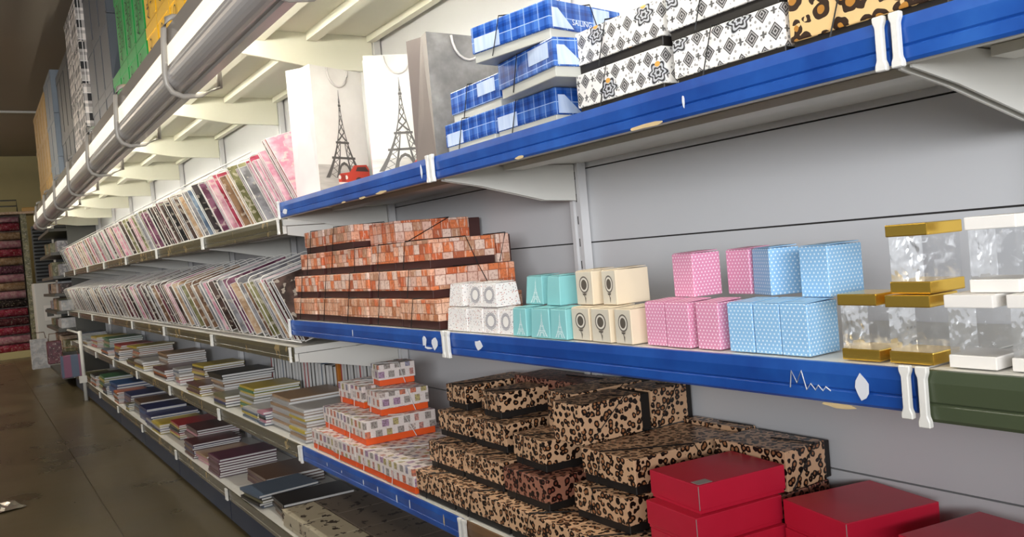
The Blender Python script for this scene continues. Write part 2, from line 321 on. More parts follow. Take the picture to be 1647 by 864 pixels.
# ------------------------------------------------------------------ geometry helpers
class MB:
    def __init__(s): s.v = []; s.f = []; s.u = []; s.m = []; s.sm = []
    def face(s, pts, uvs=None, mat=0, smooth=False):
        i = len(s.v); s.v += [tuple(p) for p in pts]; s.f.append(tuple(range(i, i + len(pts))))
        s.u.append(uvs or [(p[0], p[2]) for p in pts]); s.m.append(mat); s.sm.append(smooth)
    def box(s, x0, x1, y0, y1, z0, z1, mat=0, tx=0.0, ty=0.0, top=None):
        """box with faces mapped in metres; tx, ty pull the top edges inwards"""
        b = [(x0, y0, z0), (x1, y0, z0), (x1, y1, z0), (x0, y1, z0)]
        t = [(x0 + tx, y0 + ty, z1), (x1 - tx, y0 + ty, z1), (x1 - tx, y1 - ty, z1), (x0 + tx, y1 - ty, z1)]
        X, Y, H = x1 - x0, y1 - y0, z1 - z0
        s.hexa(b, t, X, Y, H, mat, top)
    def hexa(s, b, t, X, Y, H, mat=0, top=None):
        s.face([b[0], b[1], t[1], t[0]], [(Y, 0), (Y + X, 0), (Y + X, H), (Y, H)], mat)
        s.face([b[1], b[2], t[2], t[1]], [(Y + X, 0), (2 * Y + X, 0), (2 * Y + X, H), (Y + X, H)], mat)
        s.face([b[2], b[3], t[3], t[2]], [(2 * Y + X, 0), (2 * Y + 2 * X, 0), (2 * Y + 2 * X, H), (2 * Y + X, H)], mat)
        s.face([b[3], b[0], t[0], t[3]], [(0, 0), (Y, 0), (Y, H), (0, H)], mat)
        s.face([t[0], t[1], t[2], t[3]], [(Y, H), (Y + X, H), (Y + X, H + Y), (Y, H + Y)], mat if top is None else top)
        s.face([b[3], b[2], b[1], b[0]], [(0, 0), (X, 0), (X, Y), (0, Y)], mat)
    def tube(s, pts, r, n=5, mat=0, closed=False, smooth=True):
        P = [Vector(p) for p in pts]; rings = []
        for i, p in enumerate(P):
            a = P[i - 1] if (i or closed) else P[i]; b = P[(i + 1) % len(P)] if (i < len(P) - 1 or closed) else P[i]
            d = (b - a).normalized(); up = Vector((0, 0, 1)) if abs(d.z) < 0.9 else Vector((1, 0, 0))
            e1 = d.cross(up).normalized(); e2 = d.cross(e1)
            rings.append([p + (e1 * math.cos(k * 2 * math.pi / n) + e2 * math.sin(k * 2 * math.pi / n)) * r for k in range(n)])
        m = len(P) if closed else len(P) - 1
        for i in range(m):
            A, B = rings[i], rings[(i + 1) % len(P)]
            for k in range(n): s.face([A[k], B[k], B[(k + 1) % n], A[(k + 1) % n]], None, mat, smooth)
        if not closed: s.face(rings[0][::1], None, mat); s.face(rings[-1][::-1], None, mat)
    def sweep(s, prof, y0, y1, mat=0, smooth=False):
        """closed profile in x, z pushed along y"""
        n = len(prof)
        for i in range(n):
            a, b = prof[i], prof[(i + 1) % n]
            s.face([(a[0], y0, a[1]), (b[0], y0, b[1]), (b[0], y1, b[1]), (a[0], y1, a[1])], [(y0, a[1]), (y0, b[1]), (y1, b[1]), (y1, a[1])], mat, smooth)
        s.face([(p[0], y0, p[1]) for p in prof][::-1], None, mat); s.face([(p[0], y1, p[1]) for p in prof], None, mat)
    def slab(s, poly, th, place, mat=0):
        """flat polygon (a, b) lifted into space by place(a, b, depth)"""
        n = len(poly)
        s.face([place(a, b, th) for a, b in poly], [(a, b) for a, b in poly], mat); s.face([place(a, b, 0) for a, b in poly][::-1], None, mat)
        for i in range(n):
            (a, b), (c, d) = poly[i], poly[(i + 1) % n]
            s.face([place(a, b, 0), place(c, d, 0), place(c, d, th), place(a, b, th)], None, mat)
    def mesh(s, name, mats, bevel=0.0, seg=1, weld=True):
        me = D.meshes.new(name); me.from_pydata(s.v, [], s.f); ul = me.uv_layers.new(name='UVMap')
        k = 0
        for f in s.u:
            for q in f: ul.data[k].uv = q[:2]; k += 1
        for m in mats: me.materials.append(M[m] if isinstance(m, str) else m)
        me.polygons.foreach_set('material_index', s.m); me.polygons.foreach_set('use_smooth', s.sm)
        bm = bmesh.new(); bm.from_mesh(me)
        if weld: bmesh.ops.remove_doubles(bm, verts=bm.verts, dist=1e-6)
        bmesh.ops.recalc_face_normals(bm, faces=bm.faces)
        if bevel: bmesh.ops.bevel(bm, geom=list(bm.edges), offset=bevel, segments=seg, profile=0.6, affect='EDGES', clamp_overlap=True)
        bm.to_mesh(me); bm.free(); return me

def link(name, me, parent=None, loc=None, rot=None):
    o = D.objects.new(name, me); COL.objects.link(o)
    if parent: o.parent = parent
    if loc: o.location = loc
    if rot is not None: o.rotation_euler = rot if isinstance(rot, (tuple, Euler)) else (0, 0, rot)
    return o
def part(name, mb, mats, parent, bevel=0.0, seg=1):
    return link(name, mb.mesh(name, mats if isinstance(mats, (list, tuple)) else [mats], bevel, seg), parent)
def tag(o, label, cat, group=None):
    o['label'] = label; o['category'] = cat
    if group: o['group'] = group
    return o
def thing(name, label, cat, loc, rot=0.0, group=None):
    o = link(name, None, None, loc, rot); o.empty_display_size = 0.05
    return tag(o, label, cat, group)
def struct(name, mb, mats):
    o = part(name, mb, mats, None); o['kind'] = 'structure'; return o
def copy_thing(o, loc, rot, label, group=None):
    c = o.copy(); COL.objects.link(c); c.location = loc; c.rotation_euler = rot if isinstance(rot, tuple) else (0, 0, rot)
    c['label'] = label
    if group: c['group'] = group
    for ch in o.children:
        d = ch.copy(); COL.objects.link(d); d.parent = c
        for gg in ch.children:
            e = gg.copy(); COL.objects.link(e); e.parent = d
    return c
ORD = ['first', 'second', 'third', 'fourth', 'fifth', 'sixth', 'seventh', 'eighth', 'ninth', 'tenth', 'eleventh', 'twelfth', 'thirteenth', 'fourteenth', 'fifteenth', 'sixteenth', 'seventeenth', 'eighteenth', 'nineteenth']
TENS = ['', '', 'twenty', 'thirty', 'forty', 'fifty', 'sixty', 'seventy', 'eighty', 'ninety', 'hundred']
def nth(n):
    if n <= 19: return ORD[n - 1]
    if n == 100: return 'hundredth'
    if n > 100: return 'hundred-and-' + nth(n - 100)
    t, u = divmod(n, 10)
    return TENS[t] + ('-' + ORD[u - 1] if u else '') if u else TENS[t][:-1] + 'ieth'

# ------------------------------------------------------------------ levels and bays of the shelving run
WALL = 1.167; FRONT = 0.800
FLOOR = -1.02; CEIL = 2.30
BAY = [2.497 - k for k in range(-7, 4)]            # bay joints along the run: 9.497 ... -0.503
Z_TOP, Z_MID, Z_LOW = 0.1955, -0.1590, -0.5420     # upper faces of the blue-fronted shelves
Z_M1, Z_M2, Z_BOT = 0.147, -0.242, -0.868          # card shelves of the far bays, lowest shelf

# ------------------------------------------------------------------ structure
mb = MB(); mb.box(-6, 0.423, -5, 17, FLOOR - 0.1, FLOOR); mb.box(0.429, 3, -5, 17, FLOOR - 0.1, FLOOR); mb.box(0.42, 0.432, -5, 17, FLOOR - 0.1, FLOOR - 0.006)
struct('floor', mb, 'floor')
mb = MB(); mb.box(-6, 3, -5, 17, CEIL, CEIL + 0.1); struct('ceiling', mb, 'ceiling')
mb = MB(); mb.box(-6, 3, 16.6, 16.75, FLOOR, CEIL); struct('wall_back', mb, 'wall_yellow')
mb = MB(); mb.box(2.4, 2.5, -5, 16.6, FLOOR, CEIL); struct('wall_right', mb, 'wall_yellow')
mb = MB(); mb.box(-6, 2.4, 12.4, 12.44, CEIL - 0.025, CEIL); struct('trim_1', mb, 'white_metal')

# ------------------------------------------------------------------ gondola: uprights, back panels, shelves
def clip_mb(y, zc, h=0.055, x=FRONT - 0.006):
    """bone-shaped end clip of a price rail"""
    m = MB(); w = 0.005
    prof = [(-1.25, -.5), (1.25, -.5), (1.25, -.40), (.8, -.30), (.8, .30), (1.25, .40), (1.25, .5), (-1.25, .5), (-1.25, .40), (-.8, .30), (-.8, -.30), (-1.25, -.40)]
    m.slab([(a * w, b * h) for a, b in prof], 0.007, lambda a, b, d: (x - d, y + a, zc + b)); return m

for i in range(len(BAY)):
    y = BAY[i]
    if y < -0.4: continue
    far = y > 2.6
    t = thing('shelf_upright', ('slotted white upright at the bay joint %s along the shelf run from the viewer' % nth(11 - i - 1)), 'upright', (WALL, y, FLOOR))
    m = MB(); m.box(-0.022, 0.0, -0.019, -0.008, 0, 1.76); m.box(-0.022, 0.0, 0.008, 0.019, 0, 1.76); m.box(-0.016, 0.0, -0.008, 0.008, 0, 1.76); part('post', m, 'upright', t)
    if not far:
        m = MB()
        for k in range(34): m.box(-0.0168, -0.0155, -0.0022, 0.0022, 0.06 + k * 0.05, 0.078 + k * 0.05)
        part('slot', m, 'slot', t)['kind'] = 'stuff'
for i in range(len(BAY) - 1):
    y1, y0 = BAY[i], BAY[i + 1]
    t = thing('back_panel', 'grey steel back boarding of the %s bay from the viewer' % nth(10 - i), 'panel', (WALL, y0, 0))
    for a, b in ((-1.0, -0.412), (-0.409, -0.004), (-0.001, 0.162), (0.165, 0.76)):
        m = MB(); m.box(0.004, 0.03, 0.002, y1 - y0 - 0.002, a, b); part('board', m, 'grey_metal', t)
    m = MB(); m.box(0.012, 0.034, 0, y1 - y0, -1.0, 0.76); part('backing', m, 'slot', t)

def shelf(label, i, z, rail, depth=WALL - FRONT - 0.004, plate='white_metal', cards=0, rail_h=0.045, clips=True):
    """one shelf of bay i: plate with lip and ribs, two side brackets, price rail, end clips"""
    y1, y0 = BAY[i] - 0.003, BAY[i + 1] + 0.003
    t = thing('shelf', label, 'shelf', (0, 0, 0))
    m = MB(); m.box(FRONT + 0.004, WALL - 0.004, y0, y1, z - 0.020, z - 0.001); m.box(FRONT + 0.002, FRONT + 0.014, y0, y1, z - rail_h, z - 0.0205)
    part('plate', m, plate, t, 0.0008)
    for xr in (0.955,):
        m = MB(); m.box(xr, xr + 0.05, y0 + 0.012, y1 - 0.012, z - 0.032, z - 0.0205); part('rib', m, plate, t)
    for yy in (y0 + 0.002, y1 - 0.005):
        m = MB(); m.slab([(FRONT + 0.016, z - 0.022), (FRONT + 0.016, z - 0.048), (0.90, z - 0.062), (1.06, z - 0.098), (WALL - 0.024, z - 0.102), (WALL - 0.024, z - 0.022)], 0.003, lambda a, b, d, yy=yy: (a, yy + d, b))
        m2 = part('bracket', m, plate, t)
    m = MB(); h = rail_h
    prof = [(FRONT, z + 0.001), (FRONT - 0.004, z + 0.0005), (FRONT - 0.0055, z - 0.012), (FRONT - 0.004, z - h * 0.60), (FRONT - 0.002, z - h * 0.64), (FRONT - 0.0045, z - h * 0.68), (FRONT - 0.0045, z - h * 0.93), (FRONT - 0.002, z - h), (FRONT, z - h)]
    m.sweep(prof, y0, y1); part('price_rail', m, rail, t)
    if clips:
        for yy in (y0 + 0.006, y1 - 0.006): part('rail_clip', clip_mb(yy, z - h / 2, h + (0.010 if i >= 7 else 0.002)), 'clip', t, 0.001)
    return t

def scraps(t, z, items):
    """torn paper left on a price rail: (y, dz, width, height, material, seed)"""
    for (y, dz, w, h, mat, sd) in items:
        rr = random.Random(sd); n = 9; m = MB()
        poly = [(math.cos(k * 2 * math.pi / n) * w / 2 * rr.uniform(0.65, 1.15), math.sin(k * 2 * math.pi / n) * h / 2 * rr.uniform(0.6, 1.15)) for k in range(n)]
        m.slab(poly, 0.0006, lambda a, b, d: (FRONT - 0.0056 - d, y + a, z + dz + b)); part('paper_scrap', m, mat, t)

for i in range(7, 10):     # the three bays with blue rails
    k = i - 7
    place = ['beside the card racks', 'in the middle bay', 'nearest the viewer'][k]
    s1 = shelf('grey shelf with a blue price rail, uppermost %s' % place, i, Z_TOP, 'rail_blue')
    s2 = shelf('grey shelf with a %s price rail at eye level %s' % ('dark green' if k == 2 else 'blue', place), i, Z_MID, 'rail_green' if k == 2 else 'rail_blue', rail_h=0.052 if k == 2 else 0.045)
    s3 = shelf('grey shelf with a %s price rail, low down %s' % ('brown' if k else 'blue', place), i, Z_LOW, 'rail_wood' if k else 'rail_blue')
    if k == 0:
        scraps(s1, Z_TOP, [(1.86, -0.046, 0.05, 0.006, 'tape_tan', 1), (1.75, -0.044, 0.06, 0.007, 'tape_tan', 2), (1.98, -0.045, 0.03, 0.005, 'tape_tan', 3), (1.545, -0.024, 0.008, 0.03, 'tape', 5), (2.44, -0.03, 0.05, 0.02, 'tape', 9)])
        scraps(s2, Z_MID, [(1.60, -0.022, 0.02, 0.026, 'tape', 11), (1.555, -0.024, 0.03, 0.028, 'tape', 12), (1.585, -0.035, 0.04, 0.006, 'tape', 13), (2.0, -0.02, 0.004, 0.022, 'tape', 14)])
        scraps(s3, Z_LOW, [(2.28, -0.02, 0.004, 0.013, 'tape', 21), (2.02, -0.02, 0.005, 0.016, 'tape', 22), (1.93, -0.022, 0.005, 0.018, 'tape', 23), (1.82, -0.022, 0.006, 0.02, 'tape', 24), (1.75, -0.02, 0.004, 0.022, 'tape', 25), (2.17, -0.02, 0.004, 0.008, 'tape', 26), (1.585, -0.02, 0.004, 0.026, 'tape_tan', 27)])
    if k == 1:
        scraps(s1, Z_TOP, [(1.18, -0.044, 0.03, 0.006, 'tape_tan', 6), (0.86, -0.044, 0.09, 0.007, 'tape_tan', 7), (0.79, -0.025, 0.005, 0.02, 'tape', 8)])
        scraps(s2, Z_MID, [(1.375, -0.018, 0.035, 0.02, 'tape', 31), (0.560, -0.024, 0.018, 0.030, 'tape', 33), (0.59, -0.047, 0.05, 0.006, 'tape_tan', 34)])
        # faint white handwriting left on the rail
        m = MB(); zz = Z_MID - 0.022; pts = [(0.655, -0.010), (0.652, 0.010), (0.645, -0.004), (0.638, 0.011), (0.632, -0.011), (0.626, -0.003), (0.620, -0.010), (0.616, -0.004), (0.610, -0.010), (0.606, -0.005), (0.600, -0.009)]
        m.tube([(FRONT - 0.0058, a, zz + b) for a, b in pts], 0.0009, 4); part('handwriting', m, 'tape', s2)
for i in range(0, 7):      # far bays: card shelves, notebook shelf
    n = nth(7 - i)
    shelf('shelf under the upper card rack, %s bay beyond the blue rails' % n, i, Z_M1, 'rail_olive')
    shelf('shelf under the lower card rack, %s bay beyond the blue rails' % n, i, Z_M2, 'rail_olive')
    shelf('notebook shelf with an olive price rail, %s bay beyond the blue rails' % n, i, Z_LOW, 'rail_olive')
for i in range(0, 10):     # lowest shelf with kick plate
    t = shelf('lowest shelf above a blue kick plate, %s bay from the viewer' % nth(10 - i), i, Z_BOT, 'rail_olive')
    m = MB(); m.box(FRONT + 0.02, FRONT + 0.03, BAY[i + 1], BAY[i], FLOOR + 0.002, Z_BOT - 0.05); part('kick_plate', m, 'kick', t)
    m = MB(); m.box(FRONT + 0.002, FRONT + 0.012, BAY[i + 1] + 0.003, BAY[i] - 0.003, Z_BOT - 0.13, Z_BOT - 0.05); part('kick_lip', m, 'kick', t)

# ------------------------------------------------------------------ canopy over the run and its long lamp
Z_CAN = 0.715; X_CAN = 0.705
for i in range(0, 10):
    y1, y0 = BAY[i] - 0.002, BAY[i + 1] + 0.002
    t = thing('canopy_shelf', 'cream lamp-lit canopy shelf, %s bay from the viewer' % nth(10 - i), 'canopy', (0, 0, 0))
    m = MB(); m.box(X_CAN, WALL, y0, y1, Z_CAN, Z_CAN + 0.012); part('plate', m, 'canopy', t)
    m = MB(); m.box(X_CAN, X_CAN + 0.008, y0, y1, Z_CAN - 0.022, Z_CAN - 0.0005); part('lip', m, 'canopy', t)
    for xr, w, h in ((0.765, 0.030, 0.034), (0.925, 0.034, 0.026), (1.125, 0.024, 0.02)):
        m = MB(); m.box(xr, xr + w, y0 + 0.008, y1 - 0.008, Z_CAN - h, Z_CAN - 0.0005); part('rib', m, 'canopy', t)
    for yy in (y0, y1 - 0.004):
        m = MB(); m.slab([(0.675, Z_CAN - 0.055), (0.72, Z_CAN - 0.072), (0.95, Z_CAN - 0.108), (WALL - 0.024, Z_CAN - 0.112), (WALL - 0.024, Z_CAN - 0.0005), (X_CAN, Z_CAN - 0.0005), (0.675, Z_CAN - 0.03)], 0.004, lambda a, b, d, yy=yy: (a, yy + d, b)); part('bracket', m, 'canopy', t)

lamp = thing('strip_lamp', 'long lit fluorescent strip lamp hung along the front of the cream canopy', 'lamp', (0, 0, 0))
LX = 0.575
def arc(cx, cz, r, a0, a1, n): return [(cx + r * math.cos(math.radians(a0 + (a1 - a0) * k / n)), cz + r * math.sin(math.radians(a0 + (a1 - a0) * k / n))) for k in range(n + 1)]
LY0, LY1 = 0.35, 9.2
outer = [(LX + 0.012, 0.772), (LX + 0.000, 0.768), (LX - 0.010, 0.757), (LX - 0.016, 0.702)]
def shell(pts, th=0.004): return pts + [(x + th, z) for x, z in pts[::-1]]
m = MB(); m.sweep(shell(outer), LY0, LY1, smooth=False); part('upper_guard', m, 'lamp_plastic', lamp)
m = MB(); m.sweep(shell([(LX - 0.0155, 0.701), (LX - 0.018, 0.672), (LX - 0.0165, 0.644)]), LY0, LY1); part('diffuser', m, 'diffuser', lamp)
m = MB(); m.sweep(shell([(LX - 0.016, 0.643)] + arc(LX + 0.010, 0.603, 0.040, 135, 268, 10) + [(LX + 0.022, 0.563)]), LY0, LY1); part('reflector', m, 'lamp_metal', lamp)
m = MB(); m.sweep([(LX + 0.023, 0.553), (LX + 0.047, 0.551), (LX + 0.047, 0.557), (LX + 0.029, 0.560), (LX + 0.029, 0.568), (LX + 0.023, 0.568)], LY0, LY1); part('lower_rim', m, 'lamp_plastic', lamp)
m = MB(); m.box(LX + 0.017, LX + 0.05, LY0, LY1, 0.740, 0.768); part('top_channel', m, 'white_metal', lamp)
for k in range(9):
    a = max(LY0 + 0.02, 0.52 + k - 0.45); b = 0.52 + k + 0.47
    m = MB(); m.tube([(LX + 0.045, a, 0.650), (LX + 0.045, b, 0.650)], 0.013, 8); part('tube', m, 'tube', lamp)
for k in range(9):
    y = 0.66 + k
    pts = [(LX + 0.035, y, 0.784), (LX + 0.004, y, 0.784), (LX - 0.014, y, 0.776), (LX - 0.026, y, 0.745), (LX - 0.030, y, 0.69), (LX - 0.034, y, 0.61), (LX - 0.032, y, 0.580), (LX - 0.018, y, 0.556), (LX + 0.012, y, 0.543), (0.64, y, 0.550), (0.698, y, 0.575), (0.70, y, 0.69)]
    m = MB(); m.tube(pts, 0.0090, 8); part('wire_hook', m, plain('hook_metal', 'a9a39a', 0.35) if k == 0 else D.materials['hook_metal'], lamp)

# ------------------------------------------------------------------ lidded gift boxes
def band_pts(lx, ly, h, e=0.0018):
    return [(-e, ly * .72, 0.002), (-e, ly * .60, h + e), (lx * .55, -e, h + e), (lx * .70, -e, 0.002)]
BOXMESH = {}
def gift_box(label, group, x, y, z, lx, ly, h, lid, basem, yaw=0.0, lidfrac=0.72, band=True, cord='cord', name='gift_box', bevel=0.0022, rot=None, cat='box', inset=0.003):
    t = thing(name, label, cat, (x, y, z), rot if rot is not None else math.radians(yaw), group)
    key = (lid, basem, round(lx, 4), round(ly, 4), round(h, 4), lidfrac, bevel, inset)
    if key not in BOXMESH:
        m = MB(); m.box(0, lx, 0, ly, h * (1 - lidfrac), h); a = m.mesh('lid', [lid], bevel, 2)
        m = MB(); m.box(inset, lx - inset, inset, ly - inset, 0, h * 0.9); b = m.mesh('base', [basem], 0.001)
        m = MB(); m.tube(band_pts(lx, ly, h), 0.0012, 4, smooth=False); c = m.mesh('elastic_band', ['paper' if lid == 'town' else cord])
        BOXMESH[key] = (a, b, c)
    a, b, c = BOXMESH[key]
    link('lid', a, t); link('base', b, t)
    if band: link('elastic_band', c, t)
    return t

# -- orange patchwork boxes, four levels on the eye-level shelf beside the card racks
GO = 'patchwork boxes on the eye-level shelf'
H = 0.0640; ZR = [Z_MID + 0.0005 + k * (H + 0.0006) for k in range(5)]
for lvl, nm, ys, x0, mat in ((0, 'bottom', [2.318, 2.130, 1.944, 1.757, 1.568], 0.815, 'collage_tan'), (1, 'second', [2.322, 2.134, 1.948, 1.778, 1.606], 0.826, 'collage'), (2, 'third', [2.300, 2.108, 1.964, 1.826, 1.638], 0.842, 'collage')):
    for k, y in enumerate(ys):
        ly = 0.183 if k == 0 else min(0.183, ys[k - 1] - y - 0.002)
        lab = 'orange patchwork lidded box in the %s layer, %s from the card racks' % (nm, nth(k + 1))
        gift_box(lab, GO, x0 + (0.004 if k % 2 else 0), y, ZR[lvl], 0.172 if (lvl, k) == (2, 4) else 0.215, ly, H, mat, 'brown_base')
for k, (y, ly) in enumerate(((2.312, 0.160), (2.100, 0.200))):
    gift_box('orange patchwork lidded box on the top layer, %s from the card racks' % nth(k + 1), GO, 0.856, y, ZR[3], 0.175, ly, H, 'collage', 'brown_base')
# -- small cartons with prints
def frustum(label, group, x, y, z, lx, ly, h, mats, taper=0.0, yaw=0.0, deco=None, cat='box', name='favour_box'):
    t = thing(name, label, cat, (x, y, z), math.radians(yaw), group)
    m = MB(); m.box(0, lx, 0, ly, 0, h, 0, taper * lx, taper * ly)
    o = part('body', m, mats, t, 0.0009)
    m = MB(); m.slab([(taper * lx + 0.002, taper * ly + 0.002), (lx - taper * lx - 0.002, taper * ly + 0.002), (lx * 0.98 - taper * lx, ly / 2), (lx - taper * lx - 0.002, ly - taper * ly - 0.002), (taper * lx + 0.002, ly - taper * ly - 0.002)], 0.0009, lambda a, b, d: (a, b, h + 0.0004 + d + 0.0016 * (a / lx) * (1 if random.random() > .5 else 1)))
    part('top_flap', m, mats, t)
    if deco: deco(t, lx, ly, h, taper)
    return t
def on_front(ly, h, taper, lx, out=0.0006):
    """maps (a across 0..1 from far to near, b up 0..1) onto the aisle-side face"""
    def f(a, b, d):
        yy = ly * (1 - a); zz = h * b
        return (taper * lx * b - out - d, yy, zz)
    return f
def ellipse(cx, cy, rx, ry, n=20): return [(cx + rx * math.cos(k * 2 * math.pi / n), cy + ry * math.sin(k * 2 * math.pi / n)) for k in range(n)]
def ring(m, f, cx, cy, rx, ry, w, mat, n=20):
    o = ellipse(cx, cy, rx, ry, n); i = ellipse(cx, cy, rx * (1 - w), ry * (1 - w), n)
    for k in range(n):
        j = (k + 1) % n
        m.face([f(*o[k], 0.0002), f(*o[j], 0.0002), f(*i[j], 0.0002), f(*i[k], 0.0002)], None, mat)
def deco_lace(t, lx, ly, h, tp):
    f = on_front(ly, h, tp, lx); m = MB(); m.slab(ellipse(.5, .52, .36, .36, 24), 0.0001, f, 0)
    for k in range(18):
        a = k * math.pi / 9; ring(m, lambda p, q, d: f(p, q, d + .0002), .5 + .31 * math.cos(a), .52 + .31 * math.sin(a), .055, .055, .6, 1, 8)
    ring(m, lambda p, q, d: f(p, q, d + .0002), .5, .52, .26, .26, .14, 1)
    part('lace_print', m, ['white_card', 'lace'], t)
def eiffel(w=1.0):
    """flat pieces of a lattice tower, a across -0.5..0.5, b up 0..1"""
    P = []
    def prof(b): return 0.5 * (0.03 + 0.97 * (1 - b) ** 2.6) * w * 0.95
    lv = [0, .07, .14, .21, .24, .31, .38, .42, .52, .62, .72, .82, .90]
    for sgn in (-1, 1):
        for a, b in zip(lv[:-1], lv[1:]):
            A, B = prof(a), prof(b); th0 = max(.016, .20 * A); th1 = max(.014, .20 * B)
            P.append([(sgn * A, a), (sgn * (A - th0), a), (sgn * (B - th1), b), (sgn * B, b)])
            if a < .42:
                i0, i1 = A * .45, B * .45
                P.append([(sgn * i0, a), (sgn * (i0 - th0 * .6), a), (sgn * (i1 - th1 * .6), b), (sgn * i1, b)])
                P.append([(sgn * A, a), (sgn * (A - .018), a), (sgn * i1, b), (sgn * (i1 + .018), b)]); P.append([(sgn * i0, a), (sgn * (i0 + .018), a), (sgn * B, b), (sgn * (B - .018), b)])
            else:
                P.append([(sgn * A, a), (sgn * A * .6, a), (-sgn * B, b), (-sgn * B * .6, b)])
    for b, k in ((.225, 1.15), (.40, 1.2), (.82, 1.6)): P.append([(-prof(b) * k, b - .012), (prof(b) * k, b - .012), (prof(b) * k, b + .014), (-prof(b) * k, b + .014)])
    for s_ in range(6):   # arch between the feet
        a0, a1 = math.pi * s_ / 6, math.pi * (s_ + 1) / 6; r0, r1 = .125 * w, .155 * w
        P.append([(r0 * math.cos(a0), .02 + .13 * math.sin(a0)), (r1 * math.cos(a0), .02 + .165 * math.sin(a0)), (r1 * math.cos(a1), .02 + .165 * math.sin(a1)), (r0 * math.cos(a1), .02 + .13 * math.sin(a1))])
    P.append([(-.010, .9), (.010, .9), (.003, 1.0), (-.003, 1.0)])
    return P
TOWER = eiffel()
def deco_tower(t, lx, ly, h, tp):
    f = on_front(ly, h, tp, lx); m = MB()
    for k, q in enumerate(TOWER): m.face([f(.60 + a * .62, .06 + b * .88, 0.0002 + (k % 7) * 0.00002) for a, b in q], None, 0)
    part('tower_print', m, 'teal_print', t)
def deco_oval(t, lx, ly, h, tp):
    f = on_front(ly, h, tp, lx); m = MB()
    m.face([f(.03, .02, 0.0001), f(.97, .02, 0.0001), f(.97, .98, 0.0001), f(.03, .98, 0.0001)], None, 3)
    m.face([f(*p, 0.0003) for p in ellipse(.52, .60, .27, .235)], None, 1)
    ring(m, lambda a, b, d: f(a, b, d + .0002), .52, .60, .29, .255, .13, 0); ring(m, lambda a, b, d: f(a, b, d + .0003), .52, .60, .24, .205, .28, 2)
    m.face([f(*p, 0.0006) for p in ellipse(.52, .60, .17, .155)], None, 0)
    for q in ([(.46, .34), (.58, .34), (.52, .22)], [(.5, .27), (.36, .06), (.44, .18)], [(.52, .27), (.56, .04), (.60, .20)], [(.40, .36), (.52, .30), (.42, .28)], [(.64, .36), (.52, .30), (.62, .28)]):
        m.face([f(a, b, 0.0006) for a, b in q], None, 0)
    part('oval_emblem', m, ['emblem', 'emblem_grey', 'emblem_light', 'cream_shaded'], t)
GW = 'white confetti boxes'; z0 = Z_MID + 0.0005
for k, (y, ly, d) in enumerate(((1.456, .085, None), (1.396, .057, None), (1.337, .057, deco_lace), (1.290, .045, deco_lace))):
    frustum('small white sloped box, lower row, %s from the patchwork boxes, %s' % (nth(k + 1), 'with lace ring' if d else 'with confetti flowers'), GW, .820, y, z0, .05, ly, .046, 'confetti', .06, 0, d)
for k, (x, y, ly, d) in enumerate(((.829, 1.482, .060, None), (.829, 1.407, .052, deco_lace), (.827, 1.349, .055, deco_lace))):
    frustum('small white sloped box in the upper row, %s from the patchwork boxes' % nth(k + 1), GW, x, y, z0 + .0495, .055, ly, .045, 'confetti', .08, 0, d)
GT = 'turquoise tower boxes'
for k, (x, y, ly) in enumerate(((.816, 1.238, .045), (.813, 1.163, .057), (.812, 1.113, .047))):
    frustum('turquoise box with white tower print, lower row, %s' % ['half behind the white boxes', 'in the middle', 'against the cream boxes'][k], GT, x, y, z0, .05, ly, .05, 'teal', .05, 0, deco_tower)
for k, (x, y, ly, d) in enumerate(((.852, 1.232, .062, deco_tower), (.838, 1.160, .045, None))):
    frustum(['turquoise box in the upper row, white tower print facing the aisle', 'plain turquoise box in the upper row beside the cream boxes'][k], GT, x, y, z0 + .0535, .05, ly, .05, 'teal', .08, -4, d)
GC = 'cream oval-emblem boxes'
for k, (x, y, ly) in enumerate(((.820, 1.061, .050), (.815, 1.004, .050), (.814, .953, .042))):
    frustum('cream carton with dark oval emblem in the lower row, %s' % ['beside the turquoise boxes', 'middle one', 'beside the pink boxes'][k], GC, x, y, z0, .055, ly, .0525, 'cream', .01, [-3, -4, -5][k], deco_oval)
for k, (x, y, ly, lx) in enumerate(((.836, 1.066, .046, .05), (.840, 1.012, .036, .066))):
    frustum('cream carton with dark oval emblem in the upper row, %s' % ['narrower', 'showing a broad plain side'][k], GC, x, y, z0 + .0560, lx, ly, .0545, 'cream', .005, -3, deco_oval)
GP = 'pink dotted boxes'
for k, (x, y, ly) in enumerate(((.822, .889, .040), (.819, .838, .046), (.822, .786, .041))):
    frustum('pink white-dotted carton in the lower row, %s' % ['beside the cream boxes', 'middle one', 'beside the blue boxes'][k], GP, x, y, z0, .05, ly, .0625, 'pink_dots')
frustum('pink white-dotted carton standing alone in the upper row', GP, .864, .868, z0 + .0660, .051, .046, .0625, 'pink_dots', 0, -6)
frustum('pink white-dotted carton half hidden behind the tilted blue box', GP, .905, .800, z0 + .0660, .045, .045, .0625, 'pink_dots', 0, -4)
GB = 'blue dotted boxes'
for k, (x, y, ly) in enumerate(((.821, .728, .041), (.821, .686, .040), (.820, .644, .040))):
    frustum('pale blue white-dotted carton in the lower row, %s' % ['beside the pink boxes', 'middle one', 'beside the clear boxes'][k], GB, x, y, z0, .057, ly, .0625, 'blue_dots')
frustum('pale blue white-dotted carton turned askew in the upper row', GB, .884, .748, z0 + .0660, .045, .052, .0625, 'blue_dots', .02, -24)
frustum('pale blue white-dotted carton in the upper row beside the clear boxes', GB, .867, .645, z0 + .0660, .062, .044, .0625, 'blue_dots', 0, -4)

